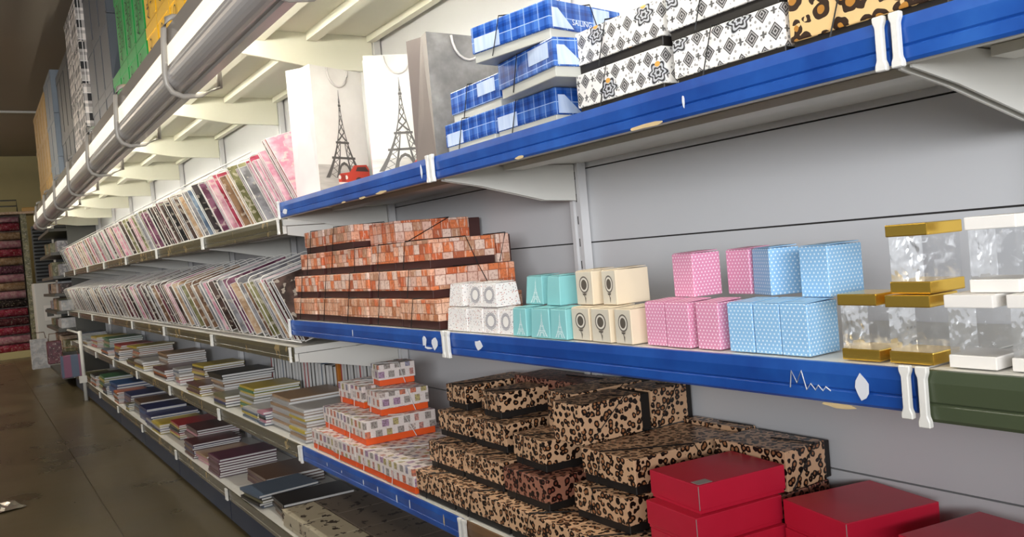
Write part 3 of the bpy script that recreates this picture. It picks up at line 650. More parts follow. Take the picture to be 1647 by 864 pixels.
# -- clear boxes with gold or white caps
def clear_box(label, group, x, y, z, lx, ly, h, cap, yaw=0):
    t = thing('clear_box', label, 'box', (x, y, z), math.radians(yaw), group); ch = 0.013
    m = MB(); m.box(0, lx, 0, ly, 0, ch); part('base', m, cap, t, 0.0012, 2)
    m = MB(); m.box(-.0008, lx + .0008, -.0008, ly + .0008, h - ch, h); part('lid', m, cap, t, 0.0012, 2)
    m = MB(); e = .0015
    for a, b in (((e, e), (lx - e, e)), ((lx - e, e), (lx - e, ly - e)), ((lx - e, ly - e), (e, ly - e)), ((e, ly - e), (e, e))):
        L = math.hypot(b[0] - a[0], b[1] - a[1]); o = a[0] * 3 + a[1] * 5
        m.face([(*a, ch), (*b, ch), (*b, h - ch), (*a, h - ch)], [(o, 0), (o + L, 0), (o + L, h), (o, h)], 0)
    part('clear_wall', m, 'film', t)
    return t
GA = 'clear boxes with gold caps'; GV = 'clear boxes with white caps'
clear_box('clear box with gold cap and base, lower row, beside the blue boxes', GA, .821, .554, z0, .052, .047, .0745, 'gold')
clear_box('clear box with gold cap and base, lower row, under the taller pile', GA, .822, .494, z0, .052, .049, .0730, 'gold')
clear_box('clear box with gold cap and base on top of the pile', GA, .828, .495, z0 + .0738, .060, .047, .074, 'gold', -3)
clear_box('clear box with white cap and base, lower row, beside the gold ones', GV, .821, .430, z0, .055, .047, .0735, 'white_card')
clear_box('clear box with white cap and base, lower row, nearest the viewer', GV, .823, .370, z0, .055, .047, .0735, 'white_card')
clear_box('clear box with white cap and base standing on the lower white pair', GV, .836, .411, z0 + .0742, .055, .048, .0755, 'white_card')

# ------------------------------------------------------------------ top shelf: paper bags, plaid, damask and leopard boxes
def paper_bag(label, x, y, z, w, d, h, yaw, front, side, group, art=False, lean=0.0, handle=True):
    t = thing('paper_bag', label, 'bag', (x, y, z), (lean, 0, math.radians(yaw)), group); e = .0012
    m = MB()
    m.face([(0, 0, 0), (w, 0, 0), (w, 0, h), (0, 0, h)], [(0, 0), (w, 0), (w, h), (0, h)], 0)
    m.face([(w, d, 0), (0, d, 0), (0, d, h), (w, d, h)], [(0, 0), (w, 0), (w, h), (0, h)], 0)
    m.face([(0, 0, 0), (w, 0, 0), (w, d, 0), (0, d, 0)], None, 1)
    o = part('front', m, [front, side], t)
    for xs, nm in ((0, 1), (w, -1)):   # folded gussets
        m = MB(); xi = xs + nm * .012
        m.face([(xs, 0, 0), (xs, 0, h), (xi, d / 2, h), (xi * .3 + xs * .7, d / 2, .10)], [(0, 0), (0, h), (d / 2, h), (d / 2, .1)], 0)
        m.face([(xs, d, 0), (xs, d, h), (xi, d / 2, h), (xi * .3 + xs * .7, d / 2, .10)], [(d, 0), (d, h), (d / 2, h), (d / 2, .1)], 0)
        m.face([(xs, 0, 0), (xs, d, 0), (xi * .3 + xs * .7, d / 2, .10)], [(0, 0), (d, 0), (d / 2, .1)], 0)
        part('gusset', m, side, t)
    if handle:
        pts = [(w * (.5 + .20 * math.cos(a)), -.004, h - .004 - .05 * math.sin(a)) for a in [k * math.pi / 10 for k in range(11)]]
        m = MB(); m.tube(pts, .0028, 6); part('handle', m, 'ribbon', t)
    if art:
        m = MB(); S = h * .70; cx = w * .50; b0 = h * .13
        for k, q in enumerate(TOWER): m.face([(cx + a * S * .62, -.0006 - (k % 9) * .00002, b0 + b * S) for a, b in q], None, 0)
        part('tower_print', m, 'ink_dark', t)
        m = MB(); c0 = w * .36; k = w * .78; f = lambda a, b, d=.0: (min(w - .001, c0 + a * k), -.001 - d, .026 + b * k)
        body = [(0, .05), (0, .17), (.06, .22), (.30, .25), (.42, .38), (.75, .40), (.93, .30), (.93, .05)]
        m.face([f(*p) for p in body], None, 0)
        m.face([f(*p, .0002) for p in [(.45, .27), (.50, .35), (.72, .36), (.80, .27)]], None, 1)
        for cx_ in (.03, .20): m.face([f(*p, .0002) for p in ellipse(cx_, .15, .035, .04, 10)], None, 2)
        m.face([f(*p, .0002) for p in [(0, .02), (0, .06), (.34, .06), (.34, .02)]], None, 2)
        for cx_ in (.52, ): m.face([f(*p, .0003) for p in ellipse(cx_, .06, .10, .10, 14)], None, 1); m.face([f(*p, .0004) for p in ellipse(cx_, .06, .06, .06, 12)], None, 2)
        for a in (.08, .12, .16): m.face([f(*p, .0003) for p in [(a, .07), (a + .015, .07), (a + .015, .2), (a, .2)]], None, 1)
        part('car_print', m, ['car_red', 'car_dark', 'car_light'], t)
    return t
zt = Z_TOP + 0.002
paper_bag('white gift bag with tower and red car print at the end of the top shelf', .845, 2.268, zt, .200, .10, .365, 22, 'bag_photo', 'bag_gusset', 'tower gift bags', True)
paper_bag('white gift bag with tower print beside the silver bag', .972, 2.185, zt, .188, .06, .375, -22, 'bag_photo', 'bag_gusset', 'tower gift bags', True)
paper_bag('silver grey gift bag with dull side panel behind the plaid boxes', .842, 1.562, zt, .20, .085, .270, 3, 'bag_silver', 'bag_side', None)

def text_mesh(s, size):
    cu = D.curves.new('lettering', 'FONT'); cu.body = s; cu.size = size; cu.align_x = 'CENTER'; cu.align_y = 'CENTER'; cu.resolution_u = 2
    o = D.objects.new('lettering', cu); COL.objects.link(o); dg = bpy.context.evaluated_depsgraph_get()
    me = D.meshes.new_from_object(o.evaluated_get(dg)); D.objects.remove(o); return me
TXT = text_mesh('SAILING', .013); TXT.materials.append(M['print_white'])
GPL = 'blue plaid boxes on the top shelf'; hp = .0615
PLAID = [('lower blue plaid box of the pile beside the silver bag', .832, 1.312, zt, 0, .186), ('upper blue plaid box of the pile beside the silver bag', .836, 1.288, zt + hp + .0006, -1, .190),
         ('lowest blue plaid box of the taller pile, beside the damask boxes', .832, 1.118, zt, 0, .186), ('middle blue plaid box of the taller pile, pushed out over the edge', .785, 1.048, zt + hp + .0006, -5, .188), ('topmost blue plaid box of the taller pile, overhanging the aisle', .790, 1.058, zt + 2 * hp + .0012, 10, .188)]
for k, (lab, x, y, z, yaw, ly) in enumerate(PLAID):
    t = gift_box(lab, GPL, x, y, z, .175, ly, hp, 'plaid_blue', 'grey_card', yaw, lidfrac=.74)
    y0_, zb_ = (ly * .62, hp * .28) if k not in (1, 3) else (ly * .08, hp * .52)
    m = MB(); m.box(-.0008, -.0003, y0_, y0_ + ly * .34, zb_, zb_ + hp * .40); part('gloss_label', m, 'plaid_label', t)
    m = MB(); m.face([(.006, -.0007, hp * .30), (.055, -.0007, hp * .30), (.02, -.0007, hp * .8), (.006, -.0007, hp * .8)], [(0, 0), (.05, 0), (.02, .03), (0, .03)], 0); part('gloss_corner', m, 'plaid_label', t)
    if k == 4:
        o = link('lettering', TXT, t, (.075, -.0009, hp * .48), (math.radians(90), 0, 0))
        m = MB(); m.box(.105, .145, -.0008, -.0003, hp * .3, hp * .95); part('silver_label', m, 'plaid_label', t)
GD = 'black and white damask boxes on the top shelf'
for k, (x, y, z, ly) in enumerate(((.828, .857, zt, .196), (.828, .650, zt, .186), (.830, .855, zt + .0652, .194), (.828, .655, zt + .0652, .188))):
    gift_box('damask patterned box, %s layer, %s' % (['bottom', 'bottom', 'top', 'top'][k], ['against the blue plaid boxes', 'against the big leopard box'][k % 2]), GD, x, y, z, .20, ly, .0645, 'damask', 'black', lidfrac=.80)
gift_box('large-spotted leopard box with black base on the top shelf', None, .826, .452, zt, .21, .190, .0645, 'leopard_big', 'black', lidfrac=.80)
gift_box('large-spotted leopard box stacked over its twin on the top shelf', None, .828, .455, zt + .0652, .21, .188, .0645, 'leopard_big', 'black', lidfrac=.80)

# ------------------------------------------------------------------ low shelf: town boxes, leopard boxes, red boxes
zl = Z_LOW + .0005; GN = 'town print boxes with orange bases'
for k, (x, y, ly) in enumerate(((.812, 2.262, .180), (.808, 2.095, .163), (.808, 1.915, .176), (.806, 1.742, .168))):
    gift_box('town-print box with orange base in the bottom row, %s from the notebooks' % nth(k + 1), GN, x, y, zl, .29, ly, .0585, 'town', 'orange', lidfrac=.72)
H1 = .0592
gift_box('town-print box with orange base in the second row, nearest the leopard boxes', GN, .826, 2.060, zl + H1, .205, .170, .064, 'town', 'orange', -3)
gift_box('town-print box with orange base in the second row, beside the notebooks', GN, .835, 2.236, zl + H1, .205, .180, .064, 'town', 'orange', -3)
H2 = H1 + .0648
gift_box('town-print box with orange base in the third row, wide one nearest the viewer', GN, .885, 2.082, zl + H2, .142, .105, .062, 'town', 'orange', -4)
gift_box('town-print box with orange base in the third row, middle one', GN, .900, 2.236, zl + H2, .142, .088, .062, 'town', 'orange')
gift_box('town-print box with orange base in the third row, farthest one', GN, .902, 2.338, zl + H2, .142, .088, .062, 'town', 'orange')
gift_box('single town-print box with orange base on top of the heap', GN, .932, 2.185, zl + H2 + .0628, .108, .075, .060, 'town', 'orange', -8)

GLP = 'leopard print boxes on the low shelf'; hl = .0592; st = .0598
for k, (x, y, ly) in enumerate(((.811, 1.566, .174), (.811, 1.352, .212), (.811, 1.158, .190), (.811, 1.010, .145))):
    gift_box('leopard print box with black base in the bottom row, %s from the town boxes' % nth(k + 1), GLP, x, y, zl, .24, ly, hl, 'leopard', 'black', lidfrac=.76)
for k, (x, y, ly, mt) in enumerate(((.847, 1.582, .152, 'leopard'), (.847, 1.418, .160, 'leopard'), (.838, 1.248, .150, 'leopard_red'), (.860, 1.052, .146, 'leopard'))):
    gift_box('%sleopard print box in the second row, %s from the town boxes' % ('reddish ' if k == 2 else '', nth(k + 1)), GLP, x, y, zl + st, .24, ly, hl, mt, 'black', lidfrac=.76)
for k, (x, y, ly, lx) in enumerate(((.892, 1.616, .145, .2), (.895, 1.470, .134, .2), (.862, 1.283, .118, .22), (.880, 1.052, .142, .245))):
    gift_box('leopard print box in the third row, %s from the town boxes%s' % (nth(k + 1), ', broad lid' if k == 3 else ''), GLP, x, y, zl + 2 * st, lx, ly, hl, 'leopard', 'black', -3 if k == 2 else 0, lidfrac=.76)
gift_box('leopard print box on the top row, farther one', GLP, .925, 1.680, zl + 3 * st, .19, .092, .055, 'leopard', 'black', lidfrac=.74)
gift_box('leopard print box on the top row, nearer one, whole front in view', GLP, .920, 1.524, zl + 3 * st, .125, .085, .055, 'leopard', 'black', -3, lidfrac=.74)
# boxes stood on edge behind: lid towards the aisle, black base rim towards the wall
def edge_box(label, x, y, z, lx, ly, h, lid='leopard', base='black', group=None):
    t = thing('gift_box', label, 'box', (x, y, z), 0, group or GLP)
    m = MB(); m.box(0, lx * .86, 0, ly, 0, h); part('lid', m, lid, t, .002, 2)
    m = MB(); m.box(lx * .2, lx, .003, ly - .003, .001, h - .003); part('base', m, base, t, .001)
    m = MB(); m.tube([(lx * .10, -.0015, .002), (lx * .62, -.0015, h + .0015), (lx * .5, ly * .5, h + .0015)], .0012, 4, smooth=False); part('elastic_band', m, 'cord', t); return t
edge_box('patchwork box on edge at the back of the third layer, dark base to the wall', 1.019, 1.640, ZR[2], .040, .18, .066, 'collage', 'brown_base', GO)
edge_box('long patchwork box on edge on the top layer, nearest the white boxes', .905, 1.932, ZR[3], .250, .162, .0585, 'collage', 'brown_base', GO)
edge_box('deep leopard print box on edge behind the third row, lid to the aisle', .886, 1.195, zl + 3 * st, .166, .088, .072)
edge_box('deep leopard print box on edge behind the third row, base to the wall', 1.055, 1.195, zl + 3 * st, .106, .088, .072)
edge_box('dim leopard print box on edge in the far corner behind the top row', .948, 1.298, zl + 3 * st, .205, .088, .072)
edge_box('dim reddish leopard print box on edge against the boarding behind the top row', 1.050, 1.392, zl + 3 * st, .104, .270, .066, 'leopard_red')
edge_box('dark leopard print box low in the corner behind the red boxes', 1.045, .882, zl + 2 * st + .002, .112, .150, .064)
# short pillars of the same boxes carry it
gift_box('leopard print box hidden behind the red pile, carrying the corner box', GLP, .985 + .04, .885, zl + st, .125, .145, hl, 'leopard_red', 'black')
gift_box('leopard print box at the wall behind the red pile, bottom row', GLP, 1.06, .885, zl, .10, .145, hl, 'leopard_red', 'black')
edge_box('leopard print box by the wall behind the broad-lidded one', 1.128, .90 + .14, zl + 2 * st, .036, .15, .066)

GR = 'plain red boxes'
def red_box(label, x, y, z, lx, ly, h, yaw):
    t = thing('gift_box', label, 'box', (x, y, z), math.radians(yaw), GR)
    m = MB(); m.box(0, lx, 0, ly, h * .12, h); part('lid', m, 'red', t, .0015, 2)
    m = MB(); m.box(.002, lx - .002, .002, ly - .002, 0, h * .5); part('base', m, 'red', t)
    m = MB()
    m.box(-.0005, .0003, -.0005, .0003, h * .15, h * .97); part('lid_seam', m, 'sticker', t); return t
for k, (x, y, yaw) in enumerate(((.838, .875, -8), (.845, .880, -7), (.846, .884, -6), (.861, .890, -7))):
    lx, ly = (.166, .122)
    t = red_box('plain red lidded box, %s of the pile against the leopard boxes' % ['lowest', 'second from the bottom', 'third from the bottom', 'topmost'][k], x, y, zl + k * .0432, lx, ly, .0428, yaw)
    if k == 3:
        m = MB(); m.box(.004, .030, .004, .022, .0428, .0432); part('price_sticker', m, 'sticker', t)
for k in range(3): red_box('plain red lidded box, %s of the pile second from the leopard boxes' % ['lowest', 'middle', 'topmost'][k], .966, .722, zl + k * .0432, .165, .134, .0428, -13)
for k in range(3): red_box('plain red lidded box, %s of the pile nearest the viewer' % ['lowest', 'middle', 'topmost'][k], .952, .520, zl + k * .0432, .150, .134, .0428, -10)

# ------------------------------------------------------------------ card racks of the far bays
def card_mesh(w, h, th):
    m = MB(); m.box(0, w, 0, th, 0, h, 1)
    me = m.mesh('greeting_card', ['paper', 'paper']); return me
CARDM = {}
def leaning_card(label, group, x, y, z, w, h, th, cover, rot):
    key = (cover, round(w, 3), round(h, 3), round(th, 4))
    if key not in CARDM:
        m = MB(); m.box(0, w, 0.0, th, 0, h, 0)
        m.face([(.0015, -.0004, .003), (w - .0015, -.0004, .003), (w - .0015, -.0004, h - .002), (.0015, -.0004, h - .002)], [(0, 0), (w, 0), (w, h), (0, h)], 1)
        CARDM[key] = m.mesh('card_folder', ['card_edge', 'c_' + cover], weld=False)
    o = link('card_folder', CARDM[key], None, (x, y, z), rot); tag(o, label, 'card', group); return o
LEAN, TILT = math.radians(24), math.radians(16)
ROT = (Matrix.Rotation(-TILT, 4, 'Y') @ Matrix.Rotation(-LEAN, 4, 'X')).to_euler()
EX = Vector((math.cos(TILT), 0, math.sin(TILT))); EH = ROT.to_matrix() @ Vector((0, 0, 1))
rng = random.Random(5)
UP = (['dusty pink'] * 6 + ['crimson', 'dusty pink', 'crimson', 'pale grey', 'grey', 'plum', 'olive', 'tan', 'brown', 'crimson', 'dusty pink', 'grey', 'plum', 'crimson', 'black', 'olive', 'slate blue', 'grey', 'brown', 'tan', 'dark brown', 'grey', 'brown', 'black', 'dark brown', 'olive', 'wine', 'dark brown'])
LOWC = ['dark brown', 'grey', 'dark brown', 'grey', 'wine', 'olive', 'brown', 'dusty pink', 'tan', 'grey', 'dark brown', 'wine', 'olive', 'brown', 'grey', 'tan', 'plum', 'dark brown']
SIZES = (.215, .225, .235)
def fill(zs, names, row, where, w0):
    y = 2.506; k = 0; left = 0
    while y < 9.30:
        k += 1
        cov = names[k - 1] if k <= len(names) else rng.choice(names)
        first = k <= (9 if row == 'upper' else 11)
        lab = 'white-edged %s card folder in the %s wire rack, %s from %s' % (cov, row, nth(k), where)
        rot = ROT
        leaning_card(lab, 'card folders in the %s wire rack' % row, .838 + rng.uniform(-.003, .006), y, zs + .012, w0, rng.choice(SIZES), rng.choice((.002, .003, .004)), cov, rot)
        if first: y += .020
        elif left: left -= 1; y += rng.uniform(.016, .022)
        else: left = rng.choice((0, 0, 0, 1, 1)); y += rng.uniform(.072, .112)
for k in range(4):
    leaning_card('white-edged pink card folder wedged behind the white tower bag, %s from the bag' % nth(k + 1), 'card folders behind the tower bag', .842, 2.442 + k * .016, Z_TOP + .003, .24, .225, .004, ['dusty pink', 'crimson', 'dusty pink', 'wine', 'dusty pink', 'crimson'][k], ROT)
fill(Z_M1, UP, 'upper', 'the paper bags', .24)
fill(Z_M2, LOWC, 'lower', 'the patchwork boxes', .255)
def rack(label, i, zs, row):
    y1, y0 = BAY[i], BAY[i + 1]
    t = thing('wire_rack', label, 'rack', (0, 0, 0), 0, None)
    n = 7; yoff = 0.10
    for k in range(n):
        y = y0 + yoff + k * (y1 - y0) / n + .012
        P = Vector((.834, y, zs + .012)); A = P + EH * .235; Bk = A + EX * .285 + Vector((0, 0, .004)); e = .012
        pts = [P, P + EH * .222, A - EH * .006 + EX * .004, A + EX * .016, Bk - EX * .02, Bk - EX * .004 - EH * .006, Bk - EH * .02, P + EX * .285 + EH * .12]
        m = MB(); m.tube(pts, .0019, 5); part('divider', m, 'wire', t)
    m = MB()
    Q = Vector((.832, 0, zs + .0105))
    for ex in (0.0, .29):
        q = Q + EX * ex; m.tube([(q.x, y0 + .02, q.z), (q.x, y1 + .02, q.z)], .0022, 5)
    part('bottom_wire', m, 'wire', t)
    if row == 'upper':
        q = Vector((.832, 0, zs + .012)) + EH * .238
        m = MB(); m.tube([(q.x - .004, y0 + .14, q.z + .003), (q.x - .004, y1 + .13, q.z + .003)], .0026, 5); part('front_rail', m, 'wire', t)
    return t
for i in range(0, 7):
    rack('white wire rack of the upper card shelf, %s bay beyond the blue rails' % nth(7 - i), i, Z_M1, 'upper')
    rack('white wire rack of the lower card shelf, %s bay beyond the blue rails' % nth(7 - i), i, Z_M2, 'lower')

# ------------------------------------------------------------------ notebooks
NBM = {}
def notebook(label, group, x, y, z, lx, ly, th, cover, yaw, spiral=False):
    key = (cover, round(lx, 3), round(ly, 3), round(th, 4))
    if key not in NBM:
        m = MB(); m.box(.003, lx - .002, .002, ly - .002, th * .16, th * .84, 0); m.box(0, lx, 0, ly, 0, th * .14, 1); m.box(0, lx, 0, ly, th * .86, th, 1); m.box(0, .0025, .001, ly - .001, th * .14, th * .86, 1)
        NBM[key] = m.mesh('notebook', ['paper', 'b_' + cover], weld=False)
    o = link('notebook', NBM[key], None, (x, y, z), math.radians(yaw)); return tag(o, label, 'notebook', group)
def stack(where, x, y, z, lx, ly, th, n, covers, yaw=0, jit=.004, seed=0):
    rr = random.Random(seed)
    for k in range(n):
        c = covers[k % len(covers)]
        pos = 'topmost' if k == n - 1 else ('second from top' if k == n - 2 else nth(k + 1) + ' from below')
        notebook('%s notebook, %s, stack %s' % (c, pos, where), 'notebooks %s' % where, x + rr.uniform(-jit, jit), y + rr.uniform(-jit, jit), z + k * (th + .0005), lx, ly, th, c, yaw + rr.uniform(-1.2, 1.2))
zl0 = Z_LOW + .0008; zb0 = Z_BOT + .0008
stack('beside the town boxes', .818, 2.515, zl0, .20, .148, .0088, 11, ['pale grey', 'tan', 'pale grey', 'yellow'], 0, seed=1)
stack('behind the first notebook stack', .836, 2.715, zl0, .20, .20, .0088, 12, ['pale grey', 'pale grey', 'tan'], 0, seed=2)
stack('before the pale stack, low', .815, 3.02, zl0, .11, .20, .007, 5, ['slate blue', 'pale grey', 'yellow'], 0, seed=3)
stack('with yellow and green covers', .868, 3.255, zl0, .185, .20, .0095, 9, ['yellow', 'green', 'yellow', 'pale grey', 'olive', 'pale grey'], 0, seed=4)
stack('under the thick dark books', .866, 3.70, zl0, .215, .195, .0105, 8, ['tan', 'pale grey', 'brown'], 0, seed=5)
stack('of thick dark books', .858, 3.68, zl0 + .0885, .23, .215, .011, 2, ['black'], 2, seed=6)
stack('with a yellow cover by the fourth joint', .905, 4.22, zl0, .20, .20, .011, 9, ['tan', 'dark brown', 'yellow'], 3, seed=7)
stack('small, of grey pads', .850, 4.55, zl0, .09, .14, .0095, 7, ['pale grey', 'slate blue'], 0, seed=8)
stack('tall, with white edges in the third far bay', .90, 5.10, zl0, .215, .26, .0115, 9, ['pale grey', 'brown', 'tan'], 0, seed=9)
stack('below the yellow folder', .90, 6.10, zl0, .22, .24, .012, 7, ['tan', 'orange', 'olive'], 0, seed=10)
stack('of yellow folders', .89, 6.10, zl0 + .0885, .25, .26, .012, 1, ['yellow'], 4, seed=11)
stack('with orange and yellow covers', .86, 6.62, zl0, .22, .30, .014, 6, ['orange', 'yellow', 'red'], 0, seed=12)
stack('of green folders', .88, 7.35, zl0, .25, .34, .014, 7, ['green', 'tan', 'green'], 0, seed=13)
stack('beyond the green folders', .86, 8.0, zl0, .25, .34, .014, 6, ['red', 'pale grey', 'yellow'], 0, seed=14)
# lowest shelf
stack('with pink edges on the lowest shelf', .888, 4.44, zb0, .215, .26, .0105, 8, ['wine', 'dusty pink', 'wine', 'wine'], 0, seed=20)
stack('with a plum cover on the lowest shelf', .816, 3.70, zb0, .25, .19, .0105, 7, ['plum', 'wine', 'plum'], 0, seed=21)
stack('of dusty books before the pink-edged stack', .832, 3.99, zb0, .22, .18, .0095, 4, ['dusty pink', 'tan'], 3, seed=22)
stack('of dark slipping books', .815, 3.08, zb0, .235, .19, .010, 5, ['slate blue', 'black', 'olive', 'black'], 5, .010, seed=23)
stack('of black books nearest the sprig boxes', .832, 2.86, zb0, .255, .165, .011, 5, ['brown', 'black', 'black'], -4, .008, seed=24)
stack('of flat brown books behind the slipping ones', .90, 3.30, zb0, .24, .26, .012, 4, ['wine', 'brown'], 0, seed=25)
stack('with a dark cover behind the pink edges', .86, 4.76, zb0, .24, .24, .0105, 7, ['black', 'yellow', 'red', 'black'], 0, seed=26)
stack('of navy folders', .83, 5.52, zb0, .235, .26, .020, 4, ['navy', 'navy', 'blue'], 0, seed=27)
stack('of grey folders beyond the navy ones', .85, 5.86, zb0, .25, .28, .016, 5, ['grey', 'brown', 'slate blue'], 0, seed=28)
stack('of wine coloured folders', .85, 6.30, zb0, .25, .30, .016, 5, ['wine', 'navy', 'plum'], 0, seed=29)
stack('of bright blue folders', .84, 6.85, zb0, .26, .36, .018, 6, ['blue', 'navy', 'blue'], 0, seed=30)
stack('of olive pads in the far bay', .83, 7.5, zb0, .22, .35, .018, 6, ['olive', 'yellow', 'green'], 0, seed=31)
rf = random.Random(41)
FC = ['tan', 'pale grey', 'brown', 'olive', 'black', 'wine', 'slate blue', 'orange', 'green', 'dusty pink', 'navy', 'yellow']
for shelf_name, zz, gaps in (('notebook shelf', zl0, ((2.93, .085, .812), (3.48, .19, .815), (3.93, .26, .815), (4.44, .09, .83), (4.72, .34, .815), (5.40, .32, .815), (5.76, .30, .82), (6.38, .2, .815), (6.96, .34, .812), (8.38, .34, .82), (8.76, .3, .82))),
                             ('lowest shelf', zb0, ((4.20, .21, .815), (5.03, .24, .812), (5.29, .2, .815), (6.16, .12, .815), (6.62, .2, .812), (7.25, .22, .815), (7.90, .34, .812), (8.30, .34, .815), (8.72, .3, .815)))):
    for k, (y, ly, x) in enumerate(gaps):
        stack('at the %s front, %s from the viewer' % (shelf_name, nth(k + 1)), x, y, zz, rf.uniform(.17, .27), ly - .012, rf.choice((.009, .011, .013)), rf.choice((4, 5, 6, 7)), rf.sample(FC, 3), 0, .005, seed=60 + k)
# upright booklets at the back of the notebook shelf
UPC = ['red', 'black', 'pale grey', 'pale grey', 'black', 'pale grey', 'black', 'slate blue', 'pale grey', 'black', 'black', 'red']
for k in range(24):
    c = UPC[k % len(UPC)]; y = 2.78 + k * .040
    m = MB(); m.box(0, .06, 0, .012, 0, .165, 0); m.box(-.001, .06, .012, .020, 0, .168, 1)
    o = link('booklet', m.mesh('booklet', ['paper', 'b_' + c]), None, (1.085, y, zl0), (0, 0, 0))
    tag(o, '%s upright booklet at the back of the notebook shelf, %s from the town boxes' % (c, nth(k + 1)), 'booklet', 'upright booklets on the notebook shelf')
# little wooden stand with a row of pads behind the town boxes
t = thing('display_stand', 'small orange wooden stand holding pads behind the town boxes', 'stand', (1.055, 2.47, zl0))
for (x, y, lx, ly, z0_, z1_) in ((0, .36, .085, .018, 0, .215), (0, 0, .085, .018, 0, .215), (0, .15, .085, .228, .2155, .232)):
    m = MB(); m.box(x, x + lx, y, y + ly, z0_, z1_); part('wood_frame', m, 'wood_orange', t, .002)
m = MB(); m.box(.07, .082, .018, .36, .0, .215); part('back_board', m, 'slot', t)
for k in range(11):
    c = ['black', 'pale grey', 'black', 'pale grey', 'red', 'pale grey'][k % 6]
    m = MB(); m.box(0, .05, 0, .018, 0, .20, 0); m.box(-.001, .05, .018, .026, 0, .203, 1)
    o = link('booklet', m.mesh('booklet', ['paper', 'b_' + c]), None, (1.060, 2.495 + k * .0288, zl0), 0)
    tag(o, '%s pad standing in the orange wooden stand, %s from its near end' % (c, nth(k + 1)), 'booklet', 'pads in the orange wooden stand')
# pale sprig boxes on the lowest shelf under the town boxes
for k in range(6):
    y = 2.63 - k * .205
    gift_box('flat beige box with dark sprigs on the lowest shelf, %s from the black books' % nth(k + 1), 'beige sprig boxes', .812, y, zb0, .115, .200, .055, 'sprig', 'sprig', band=False)
    gift_box('flat taupe sprigged box on the lowest shelf, back row, %s from the black books' % nth(k + 1), 'taupe sprig boxes', .932, y, zb0, .21, .200, .055, 'sprig_dark', 'sprig_dark', band=False)

# ------------------------------------------------------------------ stock on top of the canopy
zc = Z_CAN + .0145
TA = text_mesh('ARQUIVO', .064); TA.materials.append(M['print_dark'])
TB = text_mesh('MORTO', .052); TB.materials.append(M['print_dark'])
CARTON = {}
TROT = Matrix(((0, 0, -1), (0, 1, 0), (1, 0, 0))).to_euler()
def archive(label, group, x, y, z, lx, ly, h, mat, text=True):
    t = thing('storage_box', label, 'box', (x, y, z), 0, group)
    key = (mat, lx, ly, h)
    if key not in CARTON:
        m = MB(); m.box(0, lx, .001, ly - .001, 0, h - .001); a = m.mesh('body', [mat], .003)
        m = MB(); m.box(-.0035, -.0005, .002, ly - .002, h * .86, h - .003); m.box(-.0035, -.0005, .002, ly * .12, .01, h * .86); b = m.mesh('flap', [mat])
        CARTON[key] = (a, b)
    a, b = CARTON[key]; link('body', a, t); link('flap', b, t)
    if text:
        link('lettering', TA, t, (-.0045, ly * .62, h * .43), TROT)
        link('lettering', TB, t, (-.0045, ly * .32, h * .43), TROT)
    return t
def wallof(colour, mat, y0, cols, w, rows, h, x=.735, depth=.26, group=None, text=True, what='archive box', tops=None):
    for c in range(cols):
        for r in range(rows if tops is None else tops[c]):
            archive('%s %s over the canopy, %s tier, %s column from the viewer' % (colour, what, ['lowest', 'second', 'third', 'fourth', 'fifth', 'sixth'][r], nth(c + 1)), group, x, y0 + c * w, zc + r * (h + .001), depth, w - .004, h, mat, text)
wallof('yellow plastic', 'box_yellow', 2.66, 5, .25, 3, .36, group='yellow archive boxes over the canopy')
wallof('green plastic', 'box_green', 3.92, 4, .25, 3, .36, group='green archive boxes over the canopy', tops=[3, 3, 3, 1])
wallof('dark grey plastic', 'box_grey', 4.93, 3, .30, 3, .36, group='grey archive boxes over the canopy', text=False, tops=[3, 3, 3])
wallof('black and white plaid', 'plaid_dark', 5.90, 2, .34, 4, .27, group='plaid boxes over the canopy', text=False, what='storage box', x=.70)
wallof('charcoal', 'box_dark', 6.66, 4, .30, 2, .50, group='charcoal boxes over the canopy', text=False, what='tall storage box')
wallof('blue-grey', 'box_steel', 7.88, 2, .36, 3, .36, group='blue-grey boxes over the canopy', text=False, what='storage box', x=.70)
wallof('kraft', 'box_kraft', 8.62, 5, .30, 3, .35, group='kraft boxes over the canopy', text=False, what='storage box', x=.70)

# ------------------------------------------------------------------ far end of the aisle
# shelf tower beyond the card racks
t = thing('end_unit', 'dark end unit of close-set shelves beyond the card racks', 'shelf', (0, 0, 0))
for k, z in enumerate((.60, .36, .12, -.06, -.24, -.42, -.66, -.90)):
    m = MB(); m.box(.70, 1.15, 9.62, 11.2, z - .03, z); part('shelf_board', m, 'steel_dark', t)
m = MB(); m.box(1.13, 1.16, 9.60, 11.2, FLOOR, .66); part('back_board', m, 'grey_metal', t)
for k, y in enumerate((9.60, 11.2)):
    m = MB(); m.box(.86, 1.13, y, y + .02, FLOOR, .66); part('side_frame', m, 'steel_dark', t)
rr = random.Random(3); n = 0
for z, hh in ((.36, .2), (.12, .2), (-.06, .15), (-.24, .15), (-.42, .14), (-.66, .2)):
    for k in range(4):
        c = rr.choice(['tan', 'grey', 'brown', 'olive', 'pale grey', 'dark brown']); n += 1; w = rr.uniform(.14, .3); h = hh * rr.uniform(.55, .85)
        m = MB(); m.box(0, .28, 0, w, 0, h); o = link('packet', m.mesh('packet', ['c_' + c], .004), None, (.73 + rr.uniform(0, .04), 9.68 + k * .38, z + .0005), 0)
        tag(o, '%s packet on the dark end unit, %s counted from its top' % (c, nth(n)), 'packet', 'packets on the end unit')
